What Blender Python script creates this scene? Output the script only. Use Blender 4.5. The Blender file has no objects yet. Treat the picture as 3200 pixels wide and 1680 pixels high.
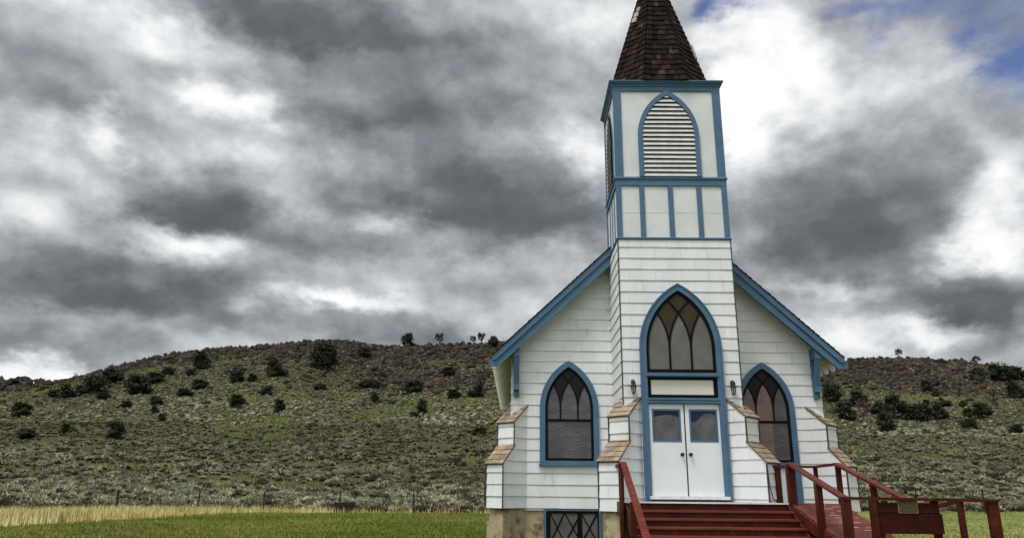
import bpy, math, random
import numpy as np
from mathutils import Vector, Matrix

EXPO = 0.55
LAY, NA, NB, NR, VOFF = .37, .85, .10, 1.35, .61
WARP = (.24, .14, 0); BS = 5.0; FR = .52
RAMP = [(.04, (.087, .097, .106)), (.25, (.132, .146, .159)), (.42, (.225, .246, .265)), (.55, (.347, .372, .394)), (.70, (.555, .577, .597)), (.86, (.855, .87, .883)), (1.0, (1.06, 1.07, 1.08))]
SKYF, SKYB = 7.0, 25.0
SAGEN, SAGET = 190000, 1.3
LAWN1, LAWN2, LAWN3 = (.075, .105, .014), (.130, .148, .028), (.17, .145, .045)
R = math.radians
S = bpy.context.scene
COL = S.collection
RAD = random.Random

# ------------------------------------------------------------------ camera
cd = bpy.data.cameras.new('camera'); cam = bpy.data.objects.new('camera', cd); COL.objects.link(cam)
cd.sensor_width = 36.0; cd.lens = 26.435; cd.clip_start = 0.1; cd.clip_end = 4000
_r, _u, _f = Vector((0.999938, 0.006557, 0.009054)), Vector((-0.006822, -0.283616, 0.958914)), Vector((-0.008856, 0.958916, 0.283554))
_m = Matrix((_r, _u, -_f)).transposed().to_4x4(); _m.translation = Vector((-3.6297, -16.7121, 1.45))
cam.matrix_world = _m
S.camera = cam

# ------------------------------------------------------------------ colour management
S.view_settings.view_transform = 'Standard'
S.view_settings.look = 'None'
S.view_settings.exposure = EXPO
S.view_settings.gamma = 1.0
S.cycles.max_bounces = 6
S.cycles.use_denoising = True

# ------------------------------------------------------------------ sun (soft, behind thin cloud, behind the camera to the left)
SUN_EL, SUN_AZ = R(65), R(-142)          # azimuth from +Y towards +X
sd = bpy.data.lights.new('sun', 'SUN'); sun = bpy.data.objects.new('sun', sd); COL.objects.link(sun)
sd.energy = 1.5; sd.angle = R(14); sd.color = (1.0, 0.98, 0.95)
_to = Vector((math.sin(SUN_AZ) * math.cos(SUN_EL), math.cos(SUN_AZ) * math.cos(SUN_EL), math.sin(SUN_EL)))
sun.rotation_euler = _to.to_track_quat('Z', 'Y').to_euler()

# ------------------------------------------------------------------ world: blue sky behind broken cloud, all by direction
W = bpy.data.worlds.new('World'); S.world = W; W.use_nodes = True
nt = W.node_tree; N = nt.nodes; L = nt.links
for n in list(N): N.remove(n)
def nd(t, **k):
    n = N.new(t)
    for a, b in k.items(): setattr(n, a, b)
    return n
def mth(op, a, b=None, c=None, clamp=False):
    n = nd('ShaderNodeMath', operation=op, use_clamp=clamp)
    for i, v in enumerate((a, b, c)):
        if v is None: continue
        if isinstance(v, (int, float)): n.inputs[i].default_value = v
        else: L.new(v, n.inputs[i])
    return n.outputs[0]
geo = nd('ShaderNodeTexCoord'); DIR = geo.outputs['Generated']
sep = nd('ShaderNodeSeparateXYZ'); L.new(DIR, sep.inputs[0])
az = mth('ARCTAN2', sep.outputs[0], sep.outputs[1]); el = mth('ARCSINE', sep.outputs[2])
def noise(vec, scale, detail=6, rough=.55, dist=0.0):
    n = nd('ShaderNodeTexNoise'); n.inputs['Scale'].default_value = scale; n.inputs['Detail'].default_value = detail
    n.inputs['Roughness'].default_value = rough; n.inputs['Distortion'].default_value = dist
    L.new(vec, n.inputs['Vector']); return n
mp = nd('ShaderNodeMapping'); mp.inputs['Scale'].default_value = (1, 1, 1.7); L.new(DIR, mp.inputs['Vector']); SQ = mp.outputs[0]
ae = nd('ShaderNodeCombineXYZ'); L.new(az, ae.inputs[0]); L.new(el, ae.inputs[1])
wn = noise(SQ, 6.0, 9, .60)
sc = nd('ShaderNodeVectorMath', operation='SUBTRACT'); L.new(wn.outputs['Color'], sc.inputs[0]); sc.inputs[1].default_value = (.5, .5, .5)
wa = nd('ShaderNodeVectorMath', operation='MULTIPLY_ADD'); L.new(sc.outputs[0], wa.inputs[0]); wa.inputs[1].default_value = WARP; L.new(ae.outputs[0], wa.inputs[2])
AE = wa.outputs[0]
def blobs(lst, k=1.85):
    tot = None
    for a, e, ra, re, amp in lst:
        v = nd('ShaderNodeVectorMath', operation='MULTIPLY_ADD'); L.new(AE, v.inputs[0])
        v.inputs[1].default_value = (1 / (ra * k), 1 / (re * k), 0); v.inputs[2].default_value = (-a / (ra * k), -e / (re * k), 0)
        l = nd('ShaderNodeVectorMath', operation='LENGTH'); L.new(v.outputs[0], l.inputs[0])
        m = nd('ShaderNodeMapRange', interpolation_type='SMOOTHSTEP'); L.new(l.outputs['Value'], m.inputs['Value'])
        m.inputs['From Min'].default_value = 0; m.inputs['From Max'].default_value = 1; m.inputs['To Min'].default_value = amp; m.inputs['To Max'].default_value = 0
        tot = m.outputs[0] if tot is None else mth('ADD', tot, m.outputs[0])
    return tot
CL = [(-0.3037, 0.5833, 0.1455, 0.0142, -0.5), (-0.3037, 0.5986, 0.194, 0.0339, -0.85), (-0.1796, 0.4744, 0.1314, 0.0207, -0.375), (-0.1796, 0.4966, 0.1751, 0.0492, -0.637), (-0.0431, 0.364, 0.1397, 0.0197, -0.5), (-0.0431, 0.3851, 0.1862, 0.0468, -0.85), (-0.0257, 0.3592, 0.0956, 0.0236, -0.34), (-0.4384, 0.3261, 0.0692, 0.013, -0.45), (-0.4384, 0.3401, 0.0922, 0.031, -0.765), (-0.5478, 0.2171, 0.0941, 0.019, -0.45), (-0.5478, 0.2374, 0.1254, 0.0453, -0.765), (-0.511, 0.2168, 0.0738, 0.0208, -0.425), (-0.3851, 0.2185, 0.0723, 0.0294, -0.468), (-0.2648, 0.3156, 0.1014, 0.023, -0.51), (-0.559, 0.156, 0.1072, 0.0155, -0.51), (-0.6228, 0.4499, 0.0974, 0.0459, -0.297), (-0.3638, 0.2855, 0.0495, 0.0198, -0.17), (-0.2143, 0.2003, 0.1746, 0.0206, -0.383), (-0.0972, 0.3153, 0.0665, 0.021, -0.297), (-0.0773, 0.567, 0.1204, 0.0338, -0.128), (0.3991, 0.2947, 0.0713, 0.0244, -0.36), (0.3991, 0.3208, 0.095, 0.058, -0.612), (0.3616, 0.2853, 0.0702, 0.0345, -0.425), (0.5086, 0.3483, 0.0935, 0.0638, -0.383), (0.5589, 0.1957, 0.0553, 0.0103, -0.45), (0.5589, 0.2067, 0.0737, 0.0244, -0.765), (0.4975, 0.2369, 0.0801, 0.0231, -0.425), (0.3104, 0.2041, 0.0573, 0.03, -0.34), (0.5613, 0.1705, 0.0444, 0.011, -0.255), (0.0976, 0.348, 0.0387, 0.0314, -0.255), (-0.4022, 0.4753, 0.0409, 0.0257, 0.8), (-0.5476, 0.4054, 0.035, 0.0201, 0.72), (-0.432, 0.2921, 0.0714, 0.0217, 0.72), (-0.4402, 0.525, 0.0665, 0.0225, 0.36), (-0.2369, 0.2274, 0.0997, 0.0144, 0.72), (-0.1789, 0.3531, 0.044, 0.0145, 0.72), (0.088, 0.4264, 0.0454, 0.041, 0.72), (0.3387, 0.515, 0.0719, 0.0876, 1.04), (0.3111, 0.4505, 0.0415, 0.058, 0.56), (0.5887, 0.2972, 0.0411, 0.0741, 0.8), (0.5505, 0.2578, 0.0388, 0.0314, 0.48), (0.5032, 0.185, 0.0479, 0.0137, 0.72), (0.1042, 0.6098, 0.0896, 0.0373, 0.48), (-0.6072, 0.3231, 0.073, 0.0392, 0.44), (-0.5891, 0.1285, 0.0656, 0.0173, 0.6), (0.4043, 0.2393, 0.0668, 0.0126, 0.56), (0.0141, 0.2223, 0.0593, 0.0211, 0.4), (-0.3358, 0.3994, 0.1062, 0.0295, 0.2), (0.0739, 0.2537, 0.0539, 0.0211, 0.28), (0.477, 0.4811, 0.0802, 0.0491, 0.4), (0.025, 0.4839, 0.0583, 0.0303, 0.16), (-0.6308, 0.3852, 0.0394, 0.0255, 0.4), (0.3933, 0.1793, 0.0533, 0.0193, 0.48)]
BLUE = [(0.3094, 0.6032, 0.0492, 0.0172, 0.6), (0.6397, 0.4955, 0.0466, 0.06, 1.55), (0.5438, 0.5448, 0.064, 0.0294, 1.0), (0.5886, 0.4685, 0.0399, 0.0338, 0.55), (0.4656, 0.5706, 0.0429, 0.0173, 0.6), (0.2914, 0.5928, 0.0277, 0.0137, 0.5)]

layout = blobs(CL)
def vadd(vec, d):
    a = nd('ShaderNodeVectorMath', operation='ADD'); L.new(vec, a.inputs[0]); a.inputs[1].default_value = d; return a.outputs[0]
SM = nd('ShaderNodeMapping'); SM.inputs['Scale'].default_value = (1, 1, 1.35); L.new(DIR, SM.inputs['Vector']); PQ = SM.outputs[0]
TOL = (.010, -.006, .026)       # towards the light: tops of the billows bright, bases dark
def fb(vec): return noise(vec, BS, 7, FR, .0).outputs['Fac']
relief = mth('SUBTRACT', fb(PQ), fb(vadd(PQ, TOL)))
n1 = noise(PQ, 3.0, 10, .60, .0); n2 = noise(PQ, 16.0, 6, .6, .0)
sm_ = nd('ShaderNodeMapRange', interpolation_type='SMOOTHSTEP'); L.new(mth('ADD', layout, mth('MULTIPLY', mth('SUBTRACT', n1.outputs['Fac'], .5), NA)), sm_.inputs['Value'])
sm_.inputs['From Min'].default_value = -1.25; sm_.inputs['From Max'].default_value = 1.25; sm_.inputs['To Min'].default_value = -1; sm_.inputs['To Max'].default_value = 1
v = mth('MULTIPLY', sm_.outputs[0], LAY)
v = mth('ADD', v, mth('MULTIPLY', mth('SUBTRACT', n2.outputs['Fac'], .5), NB))
v = mth('ADD', v, mth('MULTIPLY', relief, NR))
v = mth('ADD', v, VOFF)
cr = nd('ShaderNodeValToRGB'); L.new(v, cr.inputs[0])
el_ = cr.color_ramp.elements
stops = RAMP
el_[0].position, el_[0].color = stops[0][0], (*stops[0][1], 1)
el_[1].position, el_[1].color = stops[-1][0], (*stops[-1][1], 1)
for p_, c_ in stops[1:-1]:
    e_ = el_.new(p_); e_.color = (*c_, 1)
# unseen sky round the sun, brightened to light the church front
bk = nd('ShaderNodeVectorMath', operation='DOT_PRODUCT'); L.new(DIR, bk.inputs[0]); bk.inputs[1].default_value = tuple(_to)
bm_ = nd('ShaderNodeMapRange', interpolation_type='SMOOTHSTEP'); L.new(bk.outputs['Value'], bm_.inputs['Value'])
bm_.inputs['From Min'].default_value = .25; bm_.inputs['From Max'].default_value = 1.0; bm_.inputs['To Min'].default_value = SKYF; bm_.inputs['To Max'].default_value = SKYB
cs = nd('ShaderNodeVectorMath', operation='SCALE'); L.new(cr.outputs[0], cs.inputs[0]); L.new(bm_.outputs[0], cs.inputs['Scale'])
sky = nd('ShaderNodeTexSky', sky_type='NISHITA'); sky.sun_disc = False; sky.sun_elevation = SUN_EL; sky.sun_rotation = SUN_AZ
hs = nd('ShaderNodeHueSaturation'); hs.inputs['Hue'].default_value = .518; hs.inputs['Saturation'].default_value = 1.12; hs.inputs['Value'].default_value = .85; L.new(sky.outputs[0], hs.inputs['Color'])
bl = blobs(BLUE)
bl = mth('MULTIPLY', bl, mth('ADD', 1.15, mth('MULTIPLY', mth('SUBTRACT', n1.outputs['Fac'], .5), 4.5)))
bm2 = nd('ShaderNodeMapRange', interpolation_type='SMOOTHSTEP'); L.new(bl, bm2.inputs['Value'])
bm2.inputs['From Min'].default_value = .12; bm2.inputs['From Max'].default_value = 1.45
mx = nd('ShaderNodeMix', data_type='RGBA'); L.new(bm2.outputs[0], mx.inputs['Factor']); L.new(cs.outputs[0], mx.inputs[6]); L.new(hs.outputs[0], mx.inputs[7])
bg = nd('ShaderNodeBackground'); bg.inputs['Strength'].default_value = .1; L.new(mx.outputs[2], bg.inputs['Color'])
ow = nd('ShaderNodeOutputWorld'); L.new(bg.outputs[0], ow.inputs['Surface'])

# ------------------------------------------------------------------ materials
MATS = {}
def mat(name, c1, c2=None, rough=.6, nscale=3.0, ndet=5, bump=0.0, bscale=30.0, tint=False, spec=.3, metal=0.0, stretch=(1, 1, 1), thr=(.35, .65), dirt=None, col=False, sheen=0):
    m = bpy.data.materials.new(name); m.use_nodes = True; t = m.node_tree; b = t.nodes['Principled BSDF']
    b.inputs['Roughness'].default_value = rough; b.inputs['Specular IOR Level'].default_value = spec; b.inputs['Metallic'].default_value = metal
    tc = t.nodes.new('ShaderNodeTexCoord'); mp = t.nodes.new('ShaderNodeMapping'); mp.inputs['Scale'].default_value = stretch
    t.links.new(tc.outputs['Object'], mp.inputs['Vector'])
    def nz(s, d=5, r=.6):
        n = t.nodes.new('ShaderNodeTexNoise'); n.inputs['Scale'].default_value = s; n.inputs['Detail'].default_value = d; n.inputs['Roughness'].default_value = r
        t.links.new(mp.outputs[0], n.inputs['Vector']); return n.outputs['Fac']
    def mixc(f, a, bb, typ='MIX'):
        x = t.nodes.new('ShaderNodeMix'); x.data_type = 'RGBA'; x.blend_type = typ
        for i, vv in ((0, f), (6, a), (7, bb)):
            if isinstance(vv, (int, float)): x.inputs[i].default_value = vv
            elif isinstance(vv, tuple): x.inputs[i].default_value = (*vv, 1)
            else: t.links.new(vv, x.inputs[i])
        return x.outputs[2]
    def rng(f, a, bb):
        r_ = t.nodes.new('ShaderNodeMapRange'); r_.interpolation_type = 'SMOOTHSTEP'; t.links.new(f, r_.inputs['Value'])
        r_.inputs['From Min'].default_value = a; r_.inputs['From Max'].default_value = bb; return r_.outputs[0]
    if col:
        a = t.nodes.new('ShaderNodeAttribute'); a.attribute_name = 'col'; out = a.outputs['Color']
        if c2: out = mixc(rng(nz(nscale, ndet), *thr), out, mixc(1.0, out, c2, 'MULTIPLY'))
    else:
        out = mixc(rng(nz(nscale, ndet), *thr), c1, c2) if c2 else mixc(0.0, c1, c1)
    if dirt:
        dc, ds, da, db = dirt
        out = mixc(rng(nz(ds, 8, .68), da, db), out, dc)
    if tint:
        a = t.nodes.new('ShaderNodeAttribute'); a.attribute_name = 'tint'; out = mixc(1.0, out, a.outputs['Color'], 'MULTIPLY')
    t.links.new(out, b.inputs['Base Color'])
    if bump:
        bd = .02 if name != 'ground_cover' else .35
        bp = t.nodes.new('ShaderNodeBump'); bp.inputs['Strength'].default_value = bump; bp.inputs['Distance'].default_value = bd
        t.links.new(nz(bscale, 6), bp.inputs['Height']); t.links.new(bp.outputs[0], b.inputs['Normal'])
    MATS[name] = m; return m
WHITE = mat('white_siding', (.735, .735, .725), (.68, .685, .67), .55, 1.1, 6, .12, 40, tint=True, dirt=((.46, .45, .40), 2.2, .56, .82), stretch=(1.6, 1.6, .55))
PANEL = mat('white_panel', (.68, .69, .675), (.60, .615, .60), .6, 1.6, 7, .2, 25, dirt=((.45, .45, .42), 3.5, .62, .85))
DOORW = mat('white_door', (.735, .74, .735), (.69, .70, .695), .4, 1.5, 5, .05, 60, dirt=((.6, .6, .57), 5, .66, .9))
LOUV = mat('louver_paint', (.60, .59, .56), (.50, .49, .47), .6, 6, 5, .1, 40)
BLUE_ = mat('blue_trim', (.082, .152, .232), (.066, .128, .205), .55, 2.2, 6, .12, 45, dirt=((.105, .19, .28), 9, .60, .8), spec=.2)
BLACK = mat('black_sash', (.004, .004, .005), (.007, .006, .007), .6, 6, 4, .05, 40, spec=.08)
IRON = mat('black_iron', (.008, .008, .008), (.016, .015, .014), .4, 20, 3, .1, 80, spec=.4)
STRIP = mat('corner_strip_grey', (.055, .055, .058), (.03, .03, .03), .5, 5, 4)
CEDAR = mat('cedar_shingle', (.29, .215, .150), (.215, .160, .115), .8, 5, 7, .5, 30, tint=True, stretch=(1, 1, 1), dirt=((.15, .11, .08), 7, .56, .8))
DSHING = mat('dark_shingle', (.021, .0140, .0110), (.011, .0078, .0066), .85, 4, 7, .6, 30, tint=True, dirt=((.012, .008, .007), 6, .50, .75), spec=.06)
SOFF = mat('soffit_paint', (.58, .57, .44), (.46, .45, .34), .7, 2.5, 7, .2, 20, dirt=((.16, .15, .1), 4, .6, .8))
TAILM = mat('rafter_tail_paint', (.72, .71, .62), (.6, .59, .5), .6, 4, 6, .1, 30)
PLAST = mat('tan_plaster', (.50, .43, .29), (.36, .29, .175), .9, 1.6, 8, .7, 14, dirt=((.125, .082, .045), 3.4, .45, .68), spec=.1)
RED = mat('red_paint', (.092, .0195, .0105), (.060, .0125, .0075), .5, 2.6, 7, .2, 30, tint=True, dirt=((.155, .055, .040), 7, .52, .80), stretch=(1, 1, 1), spec=.1)
REDDECK = mat('red_deck', (.130, .034, .023), (.092, .023, .016), .6, 3.0, 8, .3, 30, tint=True, dirt=((.30, .17, .15), 10, .62, .84), stretch=(.35, 2.2, 1), spec=.2)
CONC = mat('grey_floor_paint', (.30, .30, .30), (.24, .24, .245), .7, 4, 7, .2, 30)
NOSE = mat('white_nosing', (.75, .74, .74), (.6, .58, .58), .5, 6, 6)
BRASS = mat('weathered_bronze', (.16, .13, .065), (.10, .08, .04), .45, 14, 6, .6, 60, metal=.4)
BRASSR = mat('bronze_rim', (.32, .24, .12), (.24, .16, .08), .5, 14, 5, .1, 60, metal=.3)
BARK = mat('bark', (.10, .075, .055), (.055, .04, .03), .9, 6, 6, .6, 20)
DEAD = mat('dead_wood', (.15, .13, .115), (.10, .085, .075), .9, 6, 6, .4, 20)
STEEL = mat('dark_post_metal', (.008, .009, .008), (.014, .012, .010), .6, 10, 4)
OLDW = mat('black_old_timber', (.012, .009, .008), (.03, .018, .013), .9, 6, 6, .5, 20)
JUN = mat('juniper_foliage', (.5, .5, .5), None, .9, tint=False, col=True, spec=.1)
SAGEM = mat('sage_foliage', (.5, .5, .5), (.72, .72, .74), .95, 1.2, 6, 0, 30, col=True, spec=.05)
ROCKM = mat('lava_rock', (.5, .5, .5), (.62, .58, .56), .95, 1.6, 8, .8, 5, col=True, spec=.1)
GRASSM = mat('grass_blades', (.5, .5, .5), None, .7, col=True, spec=.15)

def glass(name, c1, c2, rough, bump, bscale, coat=0.0, thr=(.3, .7), nscale=2.5, stretch=(1, 1, 1), spec=.22):
    m = mat(name, c1, c2, rough, nscale, 5, bump, bscale, spec=spec, thr=thr, stretch=stretch)
    b = m.node_tree.nodes['Principled BSDF']; b.inputs['Coat Weight'].default_value = coat; b.inputs['Coat Roughness'].default_value = .03
    return m
PEB = glass('pebbled_glass', (.115, .113, .122), (.070, .066, .072), .42, 1.0, 16, nscale=1.6, stretch=(1, 1, 2.6))
PEBR = glass('pebbled_glass_dim', (.110, .098, .098), (.075, .068, .070), .42, .9, 16, nscale=1.6, stretch=(1, 1, 2.6))
ROSY = glass('rosy_glass', (.235, .155, .125), (.155, .110, .095), .42, .9, 16, nscale=2.0, stretch=(1, 1, 2.6))
FROST = glass('frosted_glass', (.155, .150, .135), (.115, .112, .10), .4, .1, 60)
AMBER = glass('amber_glass', (.046, .032, .012), (.030, .021, .008), .4, .1, 60)
AMBERD = glass('smoked_amber_glass', (.009, .006, .005), (.005, .0035, .003), .5, .1, 60)
TRANS = glass('cream_reflection_glass', (.66, .62, .51), (.58, .57, .52), .35, .05, 40, nscale=1.3)  # bright cream reflection painted into the transom pane's colour
DOORG = glass('door_glass', (.016, .030, .055), (.012, .022, .042), .12, .02, 3, coat=.2)
REFL = glass('painted_reflection', (.135, .132, .125), (.066, .068, .072), .35, .1, 12, coat=.15, nscale=3.2)  # colour of the hill mirrored in the door windows
LANTG = glass('lantern_glass', (.42, .42, .40), (.34, .34, .33), .1, 0, 30, coat=.3)
BASEG = glass('dusty_glass', (.15, .145, .14), (.075, .073, .07), .3, .15, 12, nscale=2.2)

# ------------------------------------------------------------------ mesh helpers
def clip_poly(poly, u0, u1, v0, v1):
    for ax, val, sgn in ((0, u0, 1), (0, u1, -1), (1, v0, 1), (1, v1, -1)):
        out = []
        n = len(poly)
        for i in range(n):
            a, b = poly[i], poly[(i + 1) % n]
            da, db = sgn * (a[ax] - val), sgn * (b[ax] - val)
            if da >= 0: out.append(a)
            if (da > 0 > db) or (da < 0 < db):
                k = da / (da - db); out.append((a[0] + (b[0] - a[0]) * k, a[1] + (b[1] - a[1]) * k))
        poly = out
        if len(poly) < 3: return []
    return poly
def area2(p):
    return sum(p[i][0] * p[(i + 1) % len(p)][1] - p[(i + 1) % len(p)][0] * p[i][1] for i in range(len(p))) / 2
class MB:
    def __init__(s): s.v = []; s.f = []; s.t = []; s.mi = []
    def add(s, vs, fs, t=(1, 1, 1), mi=0):
        k = len(s.v); s.v += [tuple(x) for x in vs]
        for f in fs: s.f.append(tuple(i + k for i in f)); s.t.append(t); s.mi.append(mi)
    def box(s, x0, x1, y0, y1, z0, z1, t=(1, 1, 1), mi=0):
        s.add([(x, y, z) for z in (z0, z1) for y in (y0, y1) for x in (x0, x1)],
              [(0, 2, 3, 1), (4, 5, 7, 6), (0, 1, 5, 4), (2, 6, 7, 3), (0, 4, 6, 2), (1, 3, 7, 5)], t, mi)
    def beam(s, a, b, w, h, up=(0, 0, 1), t=(1, 1, 1), mi=0):
        a, b, up = Vector(a), Vector(b), Vector(up); d = (b - a).normalized(); x = d.cross(up).normalized(); y = x.cross(d).normalized()
        vs = [p + x * i * w / 2 + y * j * h / 2 for p in (a, b) for i, j in ((-1, -1), (1, -1), (1, 1), (-1, 1))]
        s.add(vs, [(3, 2, 1, 0), (4, 5, 6, 7), (0, 1, 5, 4), (1, 2, 6, 5), (2, 3, 7, 6), (3, 0, 4, 7)], t, mi)
    def tube(s, pts, rads, n=6, t=(1, 1, 1), mi=0, cap=True):
        pts = [Vector(p) for p in pts]; rings = []
        for i, p in enumerate(pts):
            d = (pts[min(i + 1, len(pts) - 1)] - pts[max(i - 1, 0)]).normalized()
            x = d.cross(Vector((0, 0, 1)) if abs(d.z) < .9 else Vector((1, 0, 0))).normalized(); y = d.cross(x)
            rings.append([p + (x * math.cos(2 * math.pi * k / n) + y * math.sin(2 * math.pi * k / n)) * rads[i] for k in range(n)])
        vs = [q for r in rings for q in r]; fs = []
        for i in range(len(pts) - 1):
            for k in range(n): fs.append((i * n + k, i * n + (k + 1) % n, (i + 1) * n + (k + 1) % n, (i + 1) * n + k))
        if cap: fs += [tuple(range(n))[::-1], tuple((len(pts) - 1) * n + k for k in range(n))]
        s.add(vs, fs, t, mi)
    def lathe(s, c, prof, n=12, t=(1, 1, 1), mi=0):
        vs = [(c[0] + r * math.cos(2 * math.pi * k / n), c[1] + r * math.sin(2 * math.pi * k / n), c[2] + z) for r, z in prof for k in range(n)]
        fs = [(i * n + k, i * n + (k + 1) % n, (i + 1) * n + (k + 1) % n, (i + 1) * n + k) for i in range(len(prof) - 1) for k in range(n)]
        fs += [tuple(range(n))[::-1], tuple((len(prof) - 1) * n + k for k in range(n))]
        s.add(vs, fs, t, mi)
    def prism(s, fr, poly, d0, d1, t=(1, 1, 1), mi=0, back=True):
        if area2(poly) < 0: poly = poly[::-1]
        O, U, V, Nn = fr; n = len(poly)
        vs = [O + U * u + V * v + Nn * d for d in (d0, d1) for u, v in poly]
        fs = [tuple(range(n, 2 * n))] + [(i, (i + 1) % n, n + (i + 1) % n, n + i) for i in range(n)]
        if back: fs.append(tuple(range(n))[::-1])
        s.add(vs, fs, t, mi)
    def ring(s, fr, outer, inner, d0, d1, t=(1, 1, 1), mi=0):
        O, U, V, Nn = fr; n = len(outer)
        vs = [O + U * u + V * v + Nn * d for d in (d0, d1) for pl in (outer, inner) for u, v in pl]
        fs = []
        for i in range(n):
            j = (i + 1) % n
            fs += [(2 * n + i, 2 * n + j, 3 * n + j, 3 * n + i), (i, j, 2 * n + j, 2 * n + i), (n + j, n + i, 3 * n + i, 3 * n + j)]
        s.add(vs, fs, t, mi)
    def ribbon(s, fr, pts, w, d0, d1, t=(1, 1, 1), mi=0):
        O, U, V, Nn = fr; left, right = [], []
        for i, p in enumerate(pts):
            a = pts[max(i - 1, 0)]; b = pts[min(i + 1, len(pts) - 1)]
            dx, dy = b[0] - a[0], b[1] - a[1]; l = math.hypot(dx, dy); nx, ny = -dy / l * w / 2, dx / l * w / 2
            left.append((p[0] + nx, p[1] + ny)); right.append((p[0] - nx, p[1] - ny))
        s.prism(fr, right + left[::-1], d0, d1, t, mi, back=False)
    def shingles(s, fr, poly, v0, e, w, tb, tt, gap=.004, rnd=None, seed=1, jit=.002, tj=.055, skip=None, tints=None, ph=None, mi=0):
        """overlapping courses of shingles: each one a wedge thicker at its lower edge"""
        O, U, V, Nn = fr; rg = RAD(seed)
        us = [p[0] for p in poly]; vs_ = [p[1] for p in poly]; umin, umax, vmin, vmax = min(us), max(us), min(vs_), max(vs_)
        k = math.floor((vmin - v0) / e + 1e-6)
        while v0 + k * e < vmax - 1e-6:
            lo, hi = v0 + k * e, v0 + (k + 1) * e
            u = umin - ((k % 2) * .5 + .12) * w - rg.random() * .05 * w if ph is None else umin - rg.random() * w
            while u < umax:
                ww = w if rnd is None else w * rg.uniform(*rnd)
                a, b = u, u + ww; u = b
                sl = rg.uniform(-.0035, .0035) * (w / .6)
                q = clip_poly(poly, a + gap / 2, b - gap / 2, lo, hi)
                tn = rg.uniform(1 - tj, 1 + tj * .35) if tints is None else tints(rg, (a + b) / 2, (lo + hi) / 2)
                tn = (tn, tn, tn) if not isinstance(tn, tuple) else tn
                jj = rg.uniform(-jit, jit); drop = rg.uniform(0, jit * 2)
                if len(q) < 3 or abs(area2(q)) < 2e-4: continue
                if skip and skip((a + b) / 2, (lo + hi) / 2): continue
                if area2(q) < 0: q = q[::-1]
                n = len(q)
                fv = [O + U * x + V * (y - (drop + sl * (x - a) / ww if y < lo + 1e-4 else 0)) + Nn * (tt + jj + (tb - tt) * (1 - (y - lo) / e)) for x, y in q]
                bv = [O + U * x + V * (y - (drop if y < lo + 1e-4 else 0)) for x, y in q]
                s.add(fv + bv, [tuple(range(n))] + [(i, n + i, n + (i + 1) % n, (i + 1) % n) for i in range(n)], tn, mi)
            k += 1
    def build(s, name, mats, parent=None, smooth=False, loc=None):
        me = bpy.data.meshes.new(name)
        o_ = Vector(loc) if loc is not None else None
        me.from_pydata(s.v if o_ is None else [tuple(Vector(v) - o_) for v in s.v], [], s.f)
        for m in (mats if isinstance(mats, (list, tuple)) else [mats]): me.materials.append(m)
        if len(set(s.mi)) > 1: me.polygons.foreach_set('material_index', s.mi)
        a = me.attributes.new('tint', 'FLOAT_COLOR', 'FACE'); a.data.foreach_set('color', [c for t in s.t for c in (*t, 1.0)])
        if smooth: me.polygons.foreach_set('use_smooth', [True] * len(s.f))
        o = bpy.data.objects.new(name, me); COL.objects.link(o)
        if o_ is not None: o.location = o_
        if parent:
            o.parent = parent
            o.location = (o_ if o_ is not None else Vector((0, 0, 0))) - world(parent)
        return o
def world(o):
    l = Vector(o.location)
    while o.parent: o = o.parent; l += Vector(o.location)
    return l
def thing(name, label, cat, loc=(0, 0, 0), group=None):
    o = bpy.data.objects.new(name, None); COL.objects.link(o); o.location = loc; o.empty_display_size = .3
    o['label'] = label; o['category'] = cat
    if group: o['group'] = group
    return o
def tag(o, **k):
    for a, b in k.items(): o[a] = b
    return o
def Fr(O, U, V, Nn): return (Vector(O), Vector(U).normalized(), Vector(V).normalized(), Vector(Nn).normalized())
Z = (0, 0, 1)
def arch(h, zb, zs, c, Rr, n=14):
    """closed outline of a pointed arch, anticlockwise from bottom left... right, apex, left"""
    a1 = math.acos(c / Rr) if abs(c) < Rr else 0
    right = [(-c + Rr * math.cos(a1 * i / n), zs + Rr * math.sin(a1 * i / n)) for i in range(n + 1)]
    left = [(-x, z) for x, z in right[:-1]][::-1]
    return [(-h, zb), (h, zb)] + right + left
# ================================================================== setting: the ground
RIDGE=[(-420,26),(-260,27),(-200,28),(-163.0,29.0),(-153.3,30.3),(-143.6,31.3),(-134.0,33.0),(-129.2,35.5),(-122.2,38.5),(-114.9,40.8),(-107.5,41.9),(-100.1,43.1),(-95.1,43.5),(-85.6,44.2),(-77.0,44.9),(-70.6,45.8),(-63.0,46.3),(-54.4,45.8),(-48.7,44.6),(-44.2,44.5),(-32.6,44.8),(-23.1,45.5),(-15.0,45.5),(-10.6,46.4),(20,44),(60,41),(98.5,41.0),(107.2,42.0),(113.1,42.1),(125.0,41.7),(131.8,41.5),(138.6,40.6),(143.0,39.5),(148.4,39.0),(151.9,38.2),(190,35),(300,36),(420,34)]
FARR=[(-420,50),(-330,59.5),(-312.1,60.8),(-300.8,61.7),(-294.1,62.7),(-286.2,61.8),(-277.7,59.2),(-265.2,55.5),(-240,46),(-200,30),(0,20),(420,20)]
RX,RZ=np.array(RIDGE).T; FX,FZ=np.array(FARR).T
Y0,YR=36.0,215.0
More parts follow.
